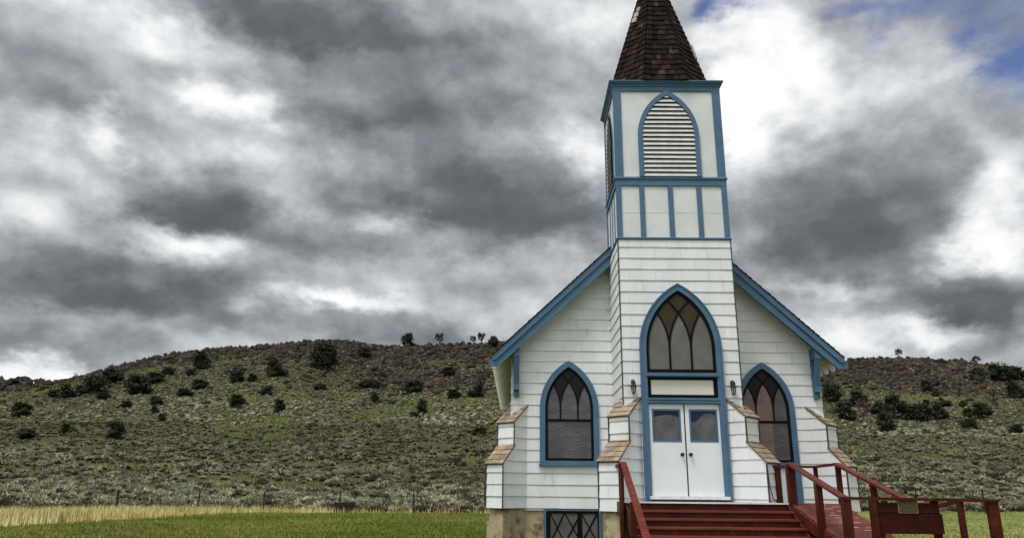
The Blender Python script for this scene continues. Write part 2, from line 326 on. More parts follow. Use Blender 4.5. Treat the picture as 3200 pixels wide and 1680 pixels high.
def terrain(x,y):
    x=np.asarray(x,float); y=np.asarray(y,float)
    h=np.interp(x,RX,RZ)
    t=np.clip((y-Y0)/(YR-Y0),0,1)
    s=np.clip((y-YR)/170,0,1); s=s*s*(3-2*s)
    z=h*t**1.45*(1-.62*s)
    far=np.interp(x,FX,FZ)*np.exp(-((y-430)/70.)**2)
    z=np.maximum(z,far*np.clip((y-240)/60,0,1))
    w=np.clip(t*1.6,0,1)*(1-s)
    n=np.sin(x*.11+1.3*np.sin(y*.05))*np.sin(y*.083+.7)+.6*np.sin(x*.23+y*.19+2.)*np.sin(y*.21-x*.07)
    z=z+n*.55*w*np.clip((YR-y)/45,0,1)
    back=np.clip((-y-110)/140,0,1); z=z+back**1.4*(26+10*np.sin(x*.013)+5*np.sin(x*.041+1))
    return z

def grid_mesh(name, xs, ys, m, colf):
    xs, ys = np.asarray(xs), np.asarray(ys); X, Y = np.meshgrid(xs, ys); Zz = terrain(X, Y)
    co = np.stack([X, Y, Zz], -1).reshape(-1, 3); nx, ny = len(xs), len(ys)
    i = np.arange((ny - 1) * (nx - 1)); r, c = i // (nx - 1), i % (nx - 1); a = r * nx + c
    fc = np.stack([a, a + 1, a + nx + 1, a + nx], 1)
    o = np_mesh(name, co, fc, m, colf(co[:, 0], co[:, 1]) if colf else None)
    o.data.polygons.foreach_set('use_smooth', np.ones(len(fc), bool))
    return o
def np_mesh(name, co, faces, m, col=None, parent=None):
    """faces: one array (n,k) of equal-sized faces; col: per vertex colours"""
    me = bpy.data.meshes.new(name); n, k = faces.shape
    me.vertices.add(len(co)); me.vertices.foreach_set('co', np.ascontiguousarray(co, np.float32).ravel())
    me.loops.add(n * k); me.loops.foreach_set('vertex_index', np.ascontiguousarray(faces, np.int32).ravel())
    me.polygons.add(n); me.polygons.foreach_set('loop_start', np.arange(0, n * k, k, dtype=np.int32))
    me.update(calc_edges=True)
    if col is not None:
        a = me.attributes.new('col', 'FLOAT_COLOR', 'POINT'); a.data.foreach_set('color', np.concatenate([col, np.ones((len(col), 1))], 1).astype(np.float32).ravel())
    me.materials.append(m); o = bpy.data.objects.new(name, me); COL.objects.link(o)
    if parent: o.parent = parent; o.location = -world(parent)
    return o
RNG = np.random.default_rng(7)
def vnoise(x, y, s, seed=0):
    """smooth value noise 0..1"""
    x = np.asarray(x, float) / s + 1000.3 + seed * 17.1; y = np.asarray(y, float) / s + 1000.7 + seed * 9.7
    xi, yi = np.floor(x).astype(np.int64), np.floor(y).astype(np.int64); fx, fy = x - xi, y - yi
    fx, fy = fx * fx * (3 - 2 * fx), fy * fy * (3 - 2 * fy)
    def h(a, b):
        q = (a * 374761393 + b * 668265263 + seed * 1442695) & 0x7fffffff
        q = ((q ^ (q >> 13)) * 1274126177) & 0x7fffffff
        return ((q ^ (q >> 16)) & 0xffff) / 65535.
    return (h(xi, yi) * (1 - fx) + h(xi + 1, yi) * fx) * (1 - fy) + (h(xi, yi + 1) * (1 - fx) + h(xi + 1, yi + 1) * fx) * fy
def fbm(x, y, s, seed=0, o=3):
    t = 0; a = .5; w = 0
    for k in range(o): t = t + a * vnoise(x, y, s / 2 ** k, seed + k); w += a; a *= .55
    return t / w
def sage_edge(x): return np.interp(x, [-60, -33, -29, -24, -19, -8, 0, 10, 18, 25, 60], [26, 28, 33, 35.5, 36.5, 37, 37.5, 39, 41, 41.5, 42])
def straw_w(x, y):
    e = sage_edge(x); j = (fbm(x, y, 2.5, 5) - .5) * 6.5
    a = np.clip((-22.6 - x + j) / 1.5, 0, 1) * np.clip((y + j - 7.5 - np.clip(-24 - x, -3, 20) * -.25) / 1.5, 0, 1) * np.clip((e - y + 1) / 1, 0, 1)
    lim = np.interp(x, [-30, -20, -12, -6, 4], [6, 3.2, 1.6, 1.0, .8])
    b = np.clip((y + j * .35 - (e - lim)) / .8, 0, 1) * np.clip((e - y + 1.2) / 1, 0, 1) * np.interp(x, [-24, -17, -9, 12], [1, .6, .25, .15])
    return np.maximum(a, b)
def mixa(a, b, t): return a + (b - a) * t[:, None]
def lerp3(c): return np.array(c, float)[None, :]
def patch_w(x, y):
    """bright grass patches between the bushes"""
    w = np.clip((fbm(x, y, 9., 31) - .60) / .1, 0, 1) * np.clip((fbm(x, y, 60., 37) - .38) / .2, 0, 1)
    strip = np.clip(1 - np.abs(y - 53 - 1.5 * np.sin(x * .12)) / 2.5, 0, 1) * np.clip((fbm(x, y, 10., 33) - .47) / .1, 0, 1)
    g = np.exp(-((x - 89) / 11) ** 2 - ((y - 154) / 13) ** 2) * 1.3 + .9 * np.exp(-((x + 16) / 7) ** 2 - ((y - 126) / 9) ** 2)
    lft = np.clip((-92 - x) / 15, 0, 1) * np.clip((y - 128) / 20, 0, 1)
    return np.clip(np.maximum(np.maximum(w * .8, strip), np.maximum(g, lft)), 0, 1)
def rock_w(x, y):
    z = fbm(x, y, 16., 51)
    left = np.clip((y - 172 + (z - .5) * 60 + np.clip(-95 - x, 0, 60) * .9) / 14, 0, 1) * np.clip((x + 135) / 25, 0, 1) * np.clip((40 - x) / 10, 0, 1)
    mid = np.exp(-((x + 22) / 17) ** 2 - ((y - 160) / 17) ** 2) * 1.3
    right = np.clip((y - 158 + (z - .5) * 30 + np.abs(x - 92) * -.05) / 10, 0, 1) * np.clip((x - 30) / 10, 0, 1) * np.clip((145 - x) / 25, 0, 1)
    return np.clip(np.maximum(np.maximum(left, mid), right), 0, 1)
def ground_col(x, y):
    n = fbm(x, y, 5., 3); m = fbm(x, y, 40., 9); f = fbm(x, y, 1.2, 11)
    lawn = mixa(lerp3(LAWN1), lerp3(LAWN2), np.clip((n - .35) * 3, 0, 1))
    lawn = mixa(lawn, lerp3(LAWN3), np.clip((fbm(x, y, 7., 77) - .56) * 4, 0, .75))
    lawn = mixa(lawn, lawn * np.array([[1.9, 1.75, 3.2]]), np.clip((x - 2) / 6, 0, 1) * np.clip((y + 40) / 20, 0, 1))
    soil = mixa(lerp3((.072, .070, .031)), lerp3((.100, .088, .047)), np.clip((n - .3) * 2.4, 0, 1))
    soil = mixa(soil, lerp3((.080, .088, .031)), np.clip((m - .4) * 3, 0, .8))
    soil = mixa(soil, lerp3((.125, .128, .045)), patch_w(x, y) * np.clip((f - .1) * 2, .4, 1))
    soil = mixa(soil, lerp3((.040, .032, .024)), rock_w(x, y) * .85)
    c = mixa(lawn, soil, np.clip((y - sage_edge(x) + (f - .5) * 3) / 1.5 + .5, 0, 1))
    c = mixa(c, lerp3((.34, .27, .10)) + 0 * c, straw_w(x, y) * np.clip(.4 + f, 0, 1))
    far = np.clip((y - 260) / 60, 0, 1)
    c = mixa(c, lerp3((.085, .066, .050)), far)
    bk = np.clip((-y - 90) / 80, 0, 1)
    return mixa(c, lerp3((.12, .10, .07)), bk)
GM = mat('ground_cover', (.1, .1, .1), (.50, .50, .47), .95, 1.7, 9, 1.0, 1.6, col=True, spec=.05, thr=(.36, .64))
lawn = grid_mesh('lawn', np.concatenate([[-900, -600, -400, -250, -150, -90], np.arange(-60, 60.1, .8), [90, 150, 250, 400, 600, 900]]),
                 np.concatenate([[-1200, -900, -600, -450, -350, -280, -230, -190, -150, -110, -80, -50], np.arange(-30, 36.1, .75)]), GM, ground_col)
lawn['kind'] = 'structure'
hill = grid_mesh('hillside', np.concatenate([[-900, -600, -420, -330, -280, -250, -220, -195], np.arange(-175, 172, 1.6), [195, 220, 250, 280, 330, 420, 600, 900]]),
                 np.concatenate([np.arange(36, 230, 1.6), np.arange(230, 330, 6), np.arange(330, 520, 8), [560, 650, 800, 1100, 1500]]), GM, ground_col)
hill['kind'] = 'structure'

# ================================================================== the church
WY = 1.865                                  # nave front wall; the tower front is y = 0
NZ0, TZ0, CE, CW = 1.0845, 1.068, .267, .61 # siding: lowest course lines, exposure, width
church = thing('church', 'white clapboard church with blue trim, pointed windows and a brown shingled spire', 'church', (0, 4, 0))
FN = Fr((0, WY, 0), (1, 0, 0), Z, (0, -1, 0)); FT = Fr((0, 0, 0), (1, 0, 0), Z, (0, -1, 0))
SIDE = dict(e=CE, w=CW, tb=.024, tt=.006)
def roofz(x): return 8.40 - .94 * abs(x)
# nave
b = MB()
gable = [(-3.78, 1.03), (3.78, 1.03), (3.78, roofz(3.78)), (0, 8.40), (-3.78, roofz(3.78))]
b.prism(FN, gable, -.25, 0)
gs = [(-3.785, 1.0845), (3.785, 1.0845), (3.785, roofz(3.785)), (0, 8.40), (-3.785, roofz(3.785))]
inT = lambda u, v: abs(u) < 1.0
winskip = lambda u, v: abs(u) < .95 or (abs(abs(u) - 2.38) < .26 and 2.35 < v < 4.0)
b.shingles(FN, gs, NZ0, seed=3, skip=winskip, **SIDE)
for sx in (-1, 1):
    fs = Fr((sx * 3.78, 0, 0), (0, 1, 0), Z, (sx, 0, 0))
    pl = [(WY + .001, 1.03), (12.0, 1.03), (12.0, 4.78), (WY + .001, 4.78)]
    b.prism(fs, pl, -.2, 0); b.shingles(fs, [(WY - .02, 1.0845), (12.0, 1.0845), (12.0, 4.78), (WY - .02, 4.78)], NZ0, seed=5 + sx, **SIDE)
b.prism(Fr((0, 12.0, 0), (-1, 0, 0), Z, (0, 1, 0)), [(-3.78, 1.03), (3.78, 1.03), (3.78, roofz(3.78)), (0, 8.4), (-3.78, roofz(3.78))], -.2, 0)
b.build('nave_wall', WHITE, church)
# tower
b = MB(); b.box(-1.3, 1.3, 0, 1.9, 1.2, 7.14)
b.shingles(FT, [(-1.305, 1.28), (1.305, 1.28), (1.305, 7.135), (-1.305, 7.135)], TZ0, seed=12, skip=lambda u, v: abs(u) < .5 and v < 5.3, **SIDE)
for sx in (-1, 1):
    b.shingles(Fr((sx * 1.3, 0, 0), (0, 1, 0), Z, (sx, 0, 0)), [(-.005, 1.28), (1.86, 1.28), (1.86, 7.135), (-.005, 7.135)], TZ0, seed=21 + sx, **SIDE)
b.build('tower_wall', WHITE, church)
for sx in (-1, 1):
    b = MB(); b.box(sx * 1.315 - .012, sx * 1.315 + .012, -.033, -.008, 3.3, 7.13); b.build('corner_strip', STRIP, church)
# belfry
b = MB(); b.box(-1.29, 1.29, .01, 1.86, 7.15, 8.62); b.box(-1.295, 1.295, .005, 1.865, 8.62, 11.2)
b.build('belfry_wall', PANEL, church)
def ringbox(name, prof, m):
    """moulding lofted round the tower: prof = (offset, z)"""
    b = MB(); vs = []
    for o, z in prof: vs += [(-1.3 - o, 0 - o, z), (1.3 + o, 0 - o, z), (1.3 + o, 1.87 + o, z), (-1.3 - o, 1.87 + o, z)]
    n = len(prof); fs = [(i * 4 + k, i * 4 + (k + 1) % 4, (i + 1) * 4 + (k + 1) % 4, (i + 1) * 4 + k) for i in range(n - 1) for k in range(4)]
    fs += [(3, 2, 1, 0), tuple((n - 1) * 4 + k for k in range(4))]
    b.add(vs, fs); return b.build(name, m, church)
ringbox('ledge', [(.0, 7.115), (.034, 7.13), (.045, 7.14), (.045, 7.165), (.02, 7.185)], BLUE_)
ringbox('ledge', [(.026, 8.485), (.026, 8.635), (.03, 8.64), (.05, 8.65), (.05, 8.685), (.03, 8.71)], BLUE_)
ringbox('cornice', [(.028, 11.01), (.028, 11.128), (.045, 11.132), (.05, 11.165), (.075, 11.195), (.085, 11.20), (.105, 11.235), (.115, 11.24), (.115, 11.268), (.09, 11.275)], BLUE_)
faces4 = [(Fr((0, 0, 0), (1, 0, 0), Z, (0, -1, 0)), 1.3), (Fr((-1.3, .935, 0), (0, -1, 0), Z, (-1, 0, 0)), .935),
          (Fr((1.3, .935, 0), (0, 1, 0), Z, (1, 0, 0)), .935), (Fr((0, 1.87, 0), (-1, 0, 0), Z, (0, 1, 0)), 1.3)]
LH, LZS, LC, LR = .74, 9.8, .635, 1.375
for i, (fr, hw) in enumerate(faces4):
    sc_ = 1.0 if hw > 1 else .80
    b0 = 1.326 if hw > 1 else hw + .004; cw1, cw2, pr = (.17, .105, .026) if hw > 1 else (.055, .045, .014)
    for sg in (-1, 1):
        b = MB(); b.prism(fr, [(sg * (hw - cw1), 8.70), (sg * b0, 8.70), (sg * b0, 11.015), (sg * (hw - cw1), 11.015)], -.02, pr); b.build('corner_board', BLUE_, church)
        b = MB(); b.prism(fr, [(sg * (hw - cw2), 7.175), (sg * (b0 - .004), 7.175), (sg * (b0 - .004), 8.49), (sg * (hw - cw2), 8.49)], -.02, pr - .004); b.build('corner_board', BLUE_, church)
    for x in ((-.705, -.025, .655) if hw > 1 else (-.42, 0, .42)):
        wv = .058 if hw > 1 else .03
        b = MB(); b.prism(fr, [(x - wv, 7.175), (x + wv, 7.175), (x + wv, 8.49), (x - wv, 8.49)], -.02, pr - .004); b.build('batten', BLUE_, church)
    b = MB(); b.prism(fr, [(-hw + .1, 7.805), (hw - .1, 7.805), (hw - .1, 7.811), (-hw + .1, 7.811)], -.02, -.006); b.build('panel_joint', PANEL, church)
    # louvred opening
    k = sc_
    out = arch(LH * k, 8.705, LZS, LC * k + (0 if k == 1 else -.0), LC * k + LH * k); out = [(x, min(z, 9.8 + (z - 9.8) * (1.22 / (math.sqrt((LC * k + LH * k) ** 2 - (LC * k) ** 2))))) if z > 9.8 else (x, z) for x, z in out]
    wi = .112 * k
    inn0 = arch((LH - .112) * k, 8.72, LZS, LC * k, (LC + LH - .112) * k); hh = math.sqrt(((LC + LH - .112) * k) ** 2 - (LC * k) ** 2)
    inn = [(x, 9.8 + (z - 9.8) * (1.085 / hh)) if z > 9.8 else (x, z) for x, z in inn0]
    b = MB(); b.prism(fr, inn, -.005, .012); lv = b.build('louver', BLACK, church)
    b = MB(); b.ring(fr, out, inn, -.02, .062 if hw > 1 else .018); b.build('louver_frame', BLUE_, lv)
    def halfw(z):
        if z <= 9.8: return (LH - .112) * k
        zz = (z - 9.8) * hh / 1.085; q = ((LC + LH - .112) * k) ** 2 - zz ** 2
        return max(0, math.sqrt(max(q, 0)) - LC * k)
    b = MB(); z = 8.735; O, U, V, Nn = fr
    rg = RAD(40 + i)
    while z < 10.84:
        h1, h2 = halfw(z + .02), halfw(z + .1); zt = z + .084
        if h1 > .05:
            h2 = max(h2, .01); dz = rg.uniform(-.004, .004)
            vs = [O + U * (-h1) + V * (z + dz) + Nn * .058, O + U * h1 + V * (z - dz) + Nn * .058, O + U * h2 + V * zt + Nn * .014, O + U * (-h2) + V * zt + Nn * .014]
            vs += [p - V * .016 for p in vs]
            b.add(vs, [(0, 1, 2, 3), (4, 7, 6, 5), (0, 4, 5, 1), (2, 6, 7, 3)])
        z += .1165
    b.build('louver_slats', LOUV, lv)
# spire
b = MB(); HX, HY, ZB, ZA, CX, CY = 1.27, 1.05, 11.272, 15.60, -.025, .93
oc = [(1, -.414), (1, .414), (.414, 1), (-.414, 1), (-1, .414), (-1, -.414), (-.414, -1), (.414, -1)]
pts = [Vector((CX + x * HX, CY + y * HY, ZB)) for x, y in oc]; ap = Vector((CX, CY, ZA))
b.add([p.copy() * 1.0 for p in pts] + [ap], [(i, (i + 1) % 8, 8) for i in range(8)] + [tuple(range(8))[::-1]], (.7, .7, .7))
def spt(rg, u, v):
    r = rg.random()
    if r < .035: return (3.4, 3.7, 3.9)
    if r < .20: return (2.2, 1.9, 1.7)
    q = rg.uniform(.4, 1.5); return (q * 1.08, q, q * .96)
for i in range(8):
    p, q = pts[i], pts[(i + 1) % 8]; mid = (p + q) / 2; u = (q - p).normalized(); v_ = (ap - mid).normalized(); n_ = u.cross(v_).normalized(); wd = (q - p).length; hl = (ap - mid).length
    fr = (mid, u, v_, n_)
    b.shingles(fr, [(-wd / 2 + .015, 0), (wd / 2 - .015, 0), (0, hl)], 0, .175, .135, .026, .006, gap=.006, rnd=(.6, 1.6), seed=60 + i, jit=.005, tints=spt, ph=1)
    rg = RAD(90 + i); k = 0; hv = (ap - p); hl2 = hv.length; hv = hv.normalized()
    pprev = pts[i - 1]
    for side_n, sdir in ((n_, u), (((pts[i] - pprev).normalized()).cross((ap - (p + pprev) / 2).normalized()).normalized(), -(pts[i] - pprev).normalized())):
        s_ = 0.0
        while s_ < hl2 - .25:
            wv = .17 * rg.uniform(.85, 1.15) * (1 - .55 * s_ / hl2); a0 = p + hv * s_; a1 = p + hv * (s_ + .20)
            across = (sdir - hv * sdir.dot(hv)).normalized()
            q_ = [a0 + side_n * .048, a0 + across * wv + side_n * .044, a1 + across * wv * .95 + side_n * .02, a1 + side_n * .022]
            b.add(q_ + [x - side_n * .03 for x in q_], [(0, 1, 2, 3), (0, 4, 5, 1), (1, 5, 6, 2), (3, 7, 4, 0)], tuple([rg.choice((.6, .8, 1.0, 1.2, 1.7))] * 3))
            s_ += .176
b.build('spire', DSHING, church)
b = MB()      # one pale replacement strip on the right hip, two bare boards on the left
p = pts[7].lerp(pts[0], .0)
def on_face(i, fu, fv, w_, h_, m, nm):
    p, q = pts[i], pts[(i + 1) % 8]; mid = (p + q) / 2; u = (q - p).normalized(); v_ = (ap - mid).normalized(); n_ = u.cross(v_).normalized()
    bb = MB(); bb.prism((mid, u, v_, n_), [(fu, fv), (fu + w_, fv), (fu + w_, fv + h_), (fu, fv + h_)], (.02), .066); return bb.build(nm, m, church)
PALE = mat('bare_shingle_wood', (.40, .35, .27), (.30, .26, .2), .8, 6, 5, .2, 40)
on_face(5, -.20, 2.20, .13, .16, PALE, 'new_shingle'); on_face(5, -.17, 2.38, .13, .16, PALE, 'new_shingle'); on_face(5, -.12, 2.56, .11, .15, CEDAR, 'new_shingle')
on_face(7, .30, 1.02, .07, .48, PALE, 'new_shingle')
# roof
for sx in (-1, 1):
    vdir = Vector((-sx, 0, .94)).normalized(); nn = Vector((sx * .94, 0, 1)).normalized()
    E0 = Vector((sx * 4.225, 0, 8.62 - .94 * 4.225)); ln = (Vector((0, 0, 8.62)) - E0).length
    fr = (E0, Vector((0, 1, 0)), vdir, nn)
    b = MB(); b.prism(fr, [(1.47, 0), (12.15, 0), (12.15, ln), (1.47, ln)], -.06, 0)
    b.shingles(fr, [(1.365, -.03), (12.2, -.03), (12.2, ln + .05), (1.365, ln + .05)], -.03, .15, .16, .028, .010, gap=.005, rnd=(.6, 1.5), seed=110 + sx, jit=.005, tints=spt, ph=1)
    rf = b.build('roof', DSHING, church)
    b = MB(); b.prism(fr, [(1.47, .02), (12.15, .02), (12.15, 2.2), (1.47, 2.2)], -.085, -.061); b.build('soffit', SOFF, church)
    b = MB()
    P_ = lambda pl: [(sx * x, z) for x, z in pl]
    fR = Fr((0, 1.465, 0), (1, 0, 0), Z, (0, -1, 0))
    b.prism(fR, P_([(1.2, 8.54 - .94 * 1.2), (4.27, 8.57 - .94 * 4.27), (4.34, 4.50), (4.34, 4.36), (4.11, 4.36), (1.2, 8.14 - .91 * 1.2)]), 0, .04)
    rk = b.build('rake_board', BLUE_, church)
    b = MB(); b.prism(fR, P_([(1.2, 8.655 - .94 * 1.2), (4.275, 8.655 - .94 * 4.275), (4.235, 4.50), (4.17, 4.515), (1.2, 8.436 - .937 * 1.2)]), .03, .078); b.build('rake_moulding', BLUE_, rk)
    # rafter tails under the eave
    tail = None
    for k in range(25):
        y = 1.62 + k * .425
        if tail is None:
            t_ = MB(); pr = [(0, -.085), (.17, -.085), (.27, .0), (.27, 0)]
            a0, a1 = sx * 3.70, sx * 4.265
            zt = lambda x: 8.62 - .94 * abs(x) - .115
            f2 = Fr((0, 0, 0), (1, 0, 0), Z, (0, -1, 0))
            t_.prism(f2, [(a0, zt(a0)), (a1, zt(a1)), (a1 + sx * .012, zt(a1) - .05), (a1, zt(a1) - .10), (a1 - sx * .05, zt(a1) - .125), (a0, zt(a0) - .15)], -.045, .045)
            tail = t_.build('rafter_tail', TAILM, church); tail.location.y += y
        else:
            c = tail.copy(); COL.objects.link(c); c.parent = church; c.location = tail.location + Vector((0, k * .425, 0))
    # bracket
    b = MB(); x0, x1 = sx * 3.665 - .07, sx * 3.665 + .07
    b.box(x0, x1, WY - .12, WY - .0, 3.685, 4.80); b.box(x0 + .001, x1 - .001, WY - .22, WY - .121, 3.83, 3.965)
    b.box(x0, x1, 1.47, WY - .121, 4.625, 4.775); b.box(x0 - .0015, x1 + .0015, 1.47, WY - .02, 4.776, 4.90)
    b.beam((sx * 3.665, WY - .14, 3.96), (sx * 3.665, 1.53, 4.64), .125, .11, (0, 1, 0)); b.build('bracket', BLUE_, church)
# diagonal buttresses
def buttress(c, sx, p1, p2, w2, zb, z0, seed, zt1=2.07, zc1=2.48, zm=3.035, ztop=3.478, o=None, foot=True):
    o = Vector((sx * .7071, -.7071, 0)) if o is None else Vector(o).normalized(); s = Vector((-o.y, o.x, 0)); C = Vector((c[0], c[1], 0)); up = Vector(Z)
    ins = -.30
    prof = [(ins, zb), (p1, zb), (p1, zt1), (p2, zc1), (p2, zm), (ins, ztop + .03)]
    b = MB(); b.prism((C, o, up, s), prof, -w2, w2)
    for sg in (-1, 1):
        b.shingles((C + s * (sg * w2), o * 1.0, up, s * sg), [(ins, zb), (p1 + .02, zb), (p1 + .02, zt1 - .01), (p2 + .02, zc1 - .01), (p2 + .02, zm - .01), (ins, ztop)], z0, seed=seed + sg, **SIDE)
    for q, (p_, a, bb) in enumerate(((p1, zb, zt1), (p2, zc1, zm))):
        b.shingles((C + o * p_, s, up, o), [(-w2 - .02, a), (w2 + .02, a), (w2 + .02, bb), (-w2 - .02, bb)], z0, e=CE, w=.7, tb=.027, tt=.006, seed=seed + 7 + q, ph=None)
    bt = b.build('buttress', WHITE, church)
    for sg in (-1, 1):
        for p_, a, bb in ((p1, zb, zt1 - .01), (p2, zc1, zm - .01)):
            k = MB(); e_ = C + o * (p_ + .022) + s * (sg * (w2 + .022)); k.box(e_.x - .015, e_.x + .015, e_.y - .015, e_.y + .015, a, bb); k.build('corner_strip', STRIP, bt)
    for q, (pa, za, pb, zb_) in enumerate(((p1 + .055, zt1 - .0, p2 + .0, zc1 + .045), (p2 + .055, zm - .0, ins, ztop + .035 + (ztop - zm) * .0))):
        A = C + o * pa + up * za; Bp = C + o * pb + up * zb_; vd = (Bp - A); l = vd.length; vd = vd.normalized(); n_ = s.cross(vd).normalized()
        if n_.z < 0: n_ = -n_
        ww = w2 + .04
        k = MB(); k.prism((A, s, vd, n_), [(-ww, 0), (ww, 0), (ww, l), (-ww, l)], -.02, .004, (.55, .5, .45))
        def ct(rg, u, v):
            g = rg.uniform(.72, 1.3); wv = rg.uniform(-.06, .1); return (g * (1 + wv), g, g * (1 - wv))
        k.shingles((A, s, vd, n_), [(-ww, 0), (ww, 0), (ww, l), (-ww, l)], -.015, .155 if q == 0 else .17, .2, .022, .006, gap=.006, rnd=(.6, 1.35), seed=seed + 31 + q, jit=.003, tints=ct, ph=1)
        k.build('shingled_cap', CEDAR, bt)
    if foot:
        k = MB(); k.prism((C, o, up, s), [(ins, -.4), (p1 - .05, -.4), (p1 - .05, zb - .002), (ins, zb - .002)], -w2 + .035, w2 - .035); k.build('buttress_foot', PLAST, bt)
    return bt
for sx in (-1, 1):
    buttress((sx * 3.78, WY), sx, .52, .165, .262, 1.085, NZ0, 200 + sx * 3)
    buttress((sx * 1.3, 0), sx, .575, .18, .255, 1.08, TZ0 + .01, 230 + sx * 3)
    for y in (5.6, 9.2):
        buttress((sx * 3.78, y), sx, .74, .40, .25, 1.085, NZ0, 260 + sx * 3 + int(y), o=(sx, 0, 0))
# foundation
b = MB(); b.box(-3.73, 3.73, WY + .035, 11.9, -.4, 1.083); b.box(-1.24, 1.24, .06, WY + .02, -.4, 1.198); b.build('foundation', PLAST, church)

# arched nave windows
WH, WZB, WZS, WC, WR = .715, 2.08, 3.4, .596, 1.311
def tracery(bm, fr, h, zs, c, Rr, zb, m, w, d0, d1):
    """two mullions that split into intersecting arcs"""
    def hits(x, z, sgn):   # outside the main arch on that side
        if z <= zs: return abs(x) > h
        return math.hypot(abs(x) + c, z - zs) > Rr
    for mx in (-m, m):
        bm.ribbon(fr, [(mx, zb), (mx, zs)], w, d0, d1)
        for sg in (-1, 1):
            pl = []
            for i in range(40):
                a = i * .05; x = mx + sg * (Rr - Rr * math.cos(a)); z = zs + Rr * math.sin(a)
                pl.append((x, z))
                if hits(x, z, sg): break
            bm.ribbon(fr, pl, w * .95, d0 + .0005 * (sg + 2) + .002 * (mx > 0), d1 + .001 * sg + .0015 * (mx > 0))
def amber(bm, fr, h, zs, c, Rr, m, d):
    n = 44; O, U, V, Nn = fr
    def main(x): return zs + math.sqrt(max(Rr ** 2 - (abs(x) + c) ** 2, 0))
    def arm(mx, sg, x):
        t = sg * (x - mx)
        if t < 0: return None
        q = 1 - t / Rr; return zs + Rr * math.sqrt(max(1 - q * q, 0))
    cols = []
    for i in range(n + 1):
        x = -h + .005 + (2 * h - .01) * i / n
        if x < -m: lo = arm(-m, -1, x)
        elif x > m: lo = arm(m, 1, x)
        else: lo = min(arm(-m, 1, x), arm(m, -1, x))
        cols.append((x, lo, main(x)))
    for (x0, l0, t0), (x1, l1, t1) in zip(cols, cols[1:]):
        if t0 > l0 or t1 > l1:
            bm.add([O + U * x + V * z + Nn * d for x, z in ((x0, min(l0, t0)), (x1, min(l1, t1)), (x1, t1), (x0, t0))], [(0, 1, 2, 3)])
def shift(fr, x, z=0): return (fr[0] + fr[1] * x + fr[2] * z, fr[1], fr[2], fr[3])
def nave_window(x, pane):
    fr = shift(FN, x)
    out = arch(WH, WZB, WZS, WC, WR); h = WH - .132; inn = arch(h, WZB + .088, WZS, WC, WR - .132)
    h2 = h - .062; si = arch(h2, WZB + .15, WZS, WC, WR - .194)
    b = MB(); b.ring(fr, out, inn, -.02, .082); w_ = b.build('arched_window', BLUE_, church)
    b = MB(); b.prism(fr, [(-WH - .02, WZB - .03), (WH + .02, WZB - .03), (WH + .02, WZB + .015), (-WH - .02, WZB + .015)], -.02, .095); b.build('window_sill', BLUE_, w_)
    b = MB(); b.ring(fr, inn, si, -.01, .05)
    b.prism(fr, [(-h2 - .01, 3.095), (h2 + .01, 3.095), (h2 + .01, 3.15), (-h2 - .01, 3.15)], .0, .045)
    tracery(b, fr, h2, WZS, WC, WR - .194, 3.13, .245 * h2 / .6, .036, .03, .043); b.build('sash', BLACK, w_)
    b = MB(); b.prism(fr, [(u, v) for u, v in si], .0, .03); b.build('pane', pane, w_)
    if pane is PEBR:
        b = MB(); b.prism(fr, clip_poly(si, -2, .16, WZB, 9), .0, .0315); b.build('rosy_pane', ROSY, w_)
    b = MB(); amber(b, fr, h2, WZS, WC, WR - .194, .245 * h2 / .6, .034); b.build('smoked_pane', AMBERD, w_)
nave_window(-2.378, PEB); nave_window(2.378, PEBR)
b = MB(); b.prism(FN, [(2.97, 1.10), (3.10, 1.10), (3.10, 2.045), (2.97, 2.045)], -.02, .075); b.prism(FN, [(2.90, 1.10), (2.969, 1.10), (2.969, 2.045), (2.90, 2.045)], -.02, .045); b.prism(FN, [(1.66, 1.10), (1.79, 1.10), (1.79, 2.045), (1.66, 2.045)], -.02, .075); hb = b.build('boarded_opening', BLUE_, church)
b = MB(); b.prism(FN, [(1.80, 1.10), (2.89, 1.10), (2.89, 2.045), (1.80, 2.045)], -.02, .036); b.build('cover_board', DOORW, hb)
# basement window
fB = Fr((-2.328, WY + .035, 0), (1, 0, 0), Z, (0, -1, 0))
b = MB(); b.ring(fB, [(-.677, .18), (.677, .18), (.677, 1.083), (-.677, 1.083)], [(-.62, .24), (.62, .24), (.62, 1.04), (-.62, 1.04)], -.02, .05); bw = b.build('basement_window', BLUE_, church)
b = MB(); b.ring(fB, [(-.62, .24), (.62, .24), (.62, 1.04), (-.62, 1.04)], [(-.52, .3), (.585, .3), (.585, .975), (-.52, .975)], -.01, .034)
b.prism(fB, [(.10, .28), (.235, .28), (.215, .98), (.12, .98)], .0, .030)
for cx_ in (-.38, .01, .394):
    for sg in (-1, 1):
        pl = [(cx_ - sg * .195, .666 - .355), (cx_ + sg * .195, .666 + .355)]
        b.ribbon(fB, [(max(-.53, min(.59, x)), max(.29, min(.99, z))) for x, z in pl], .03, .0, .022 + .003 * sg + .0007 * cx_)
b.build('lattice', BLACK, bw)
b = MB(); b.prism(fB, [(-.53, .29), (.59, .29), (.59, .98), (-.53, .98)], -.01, .012); b.build('pane', BASEG, bw)

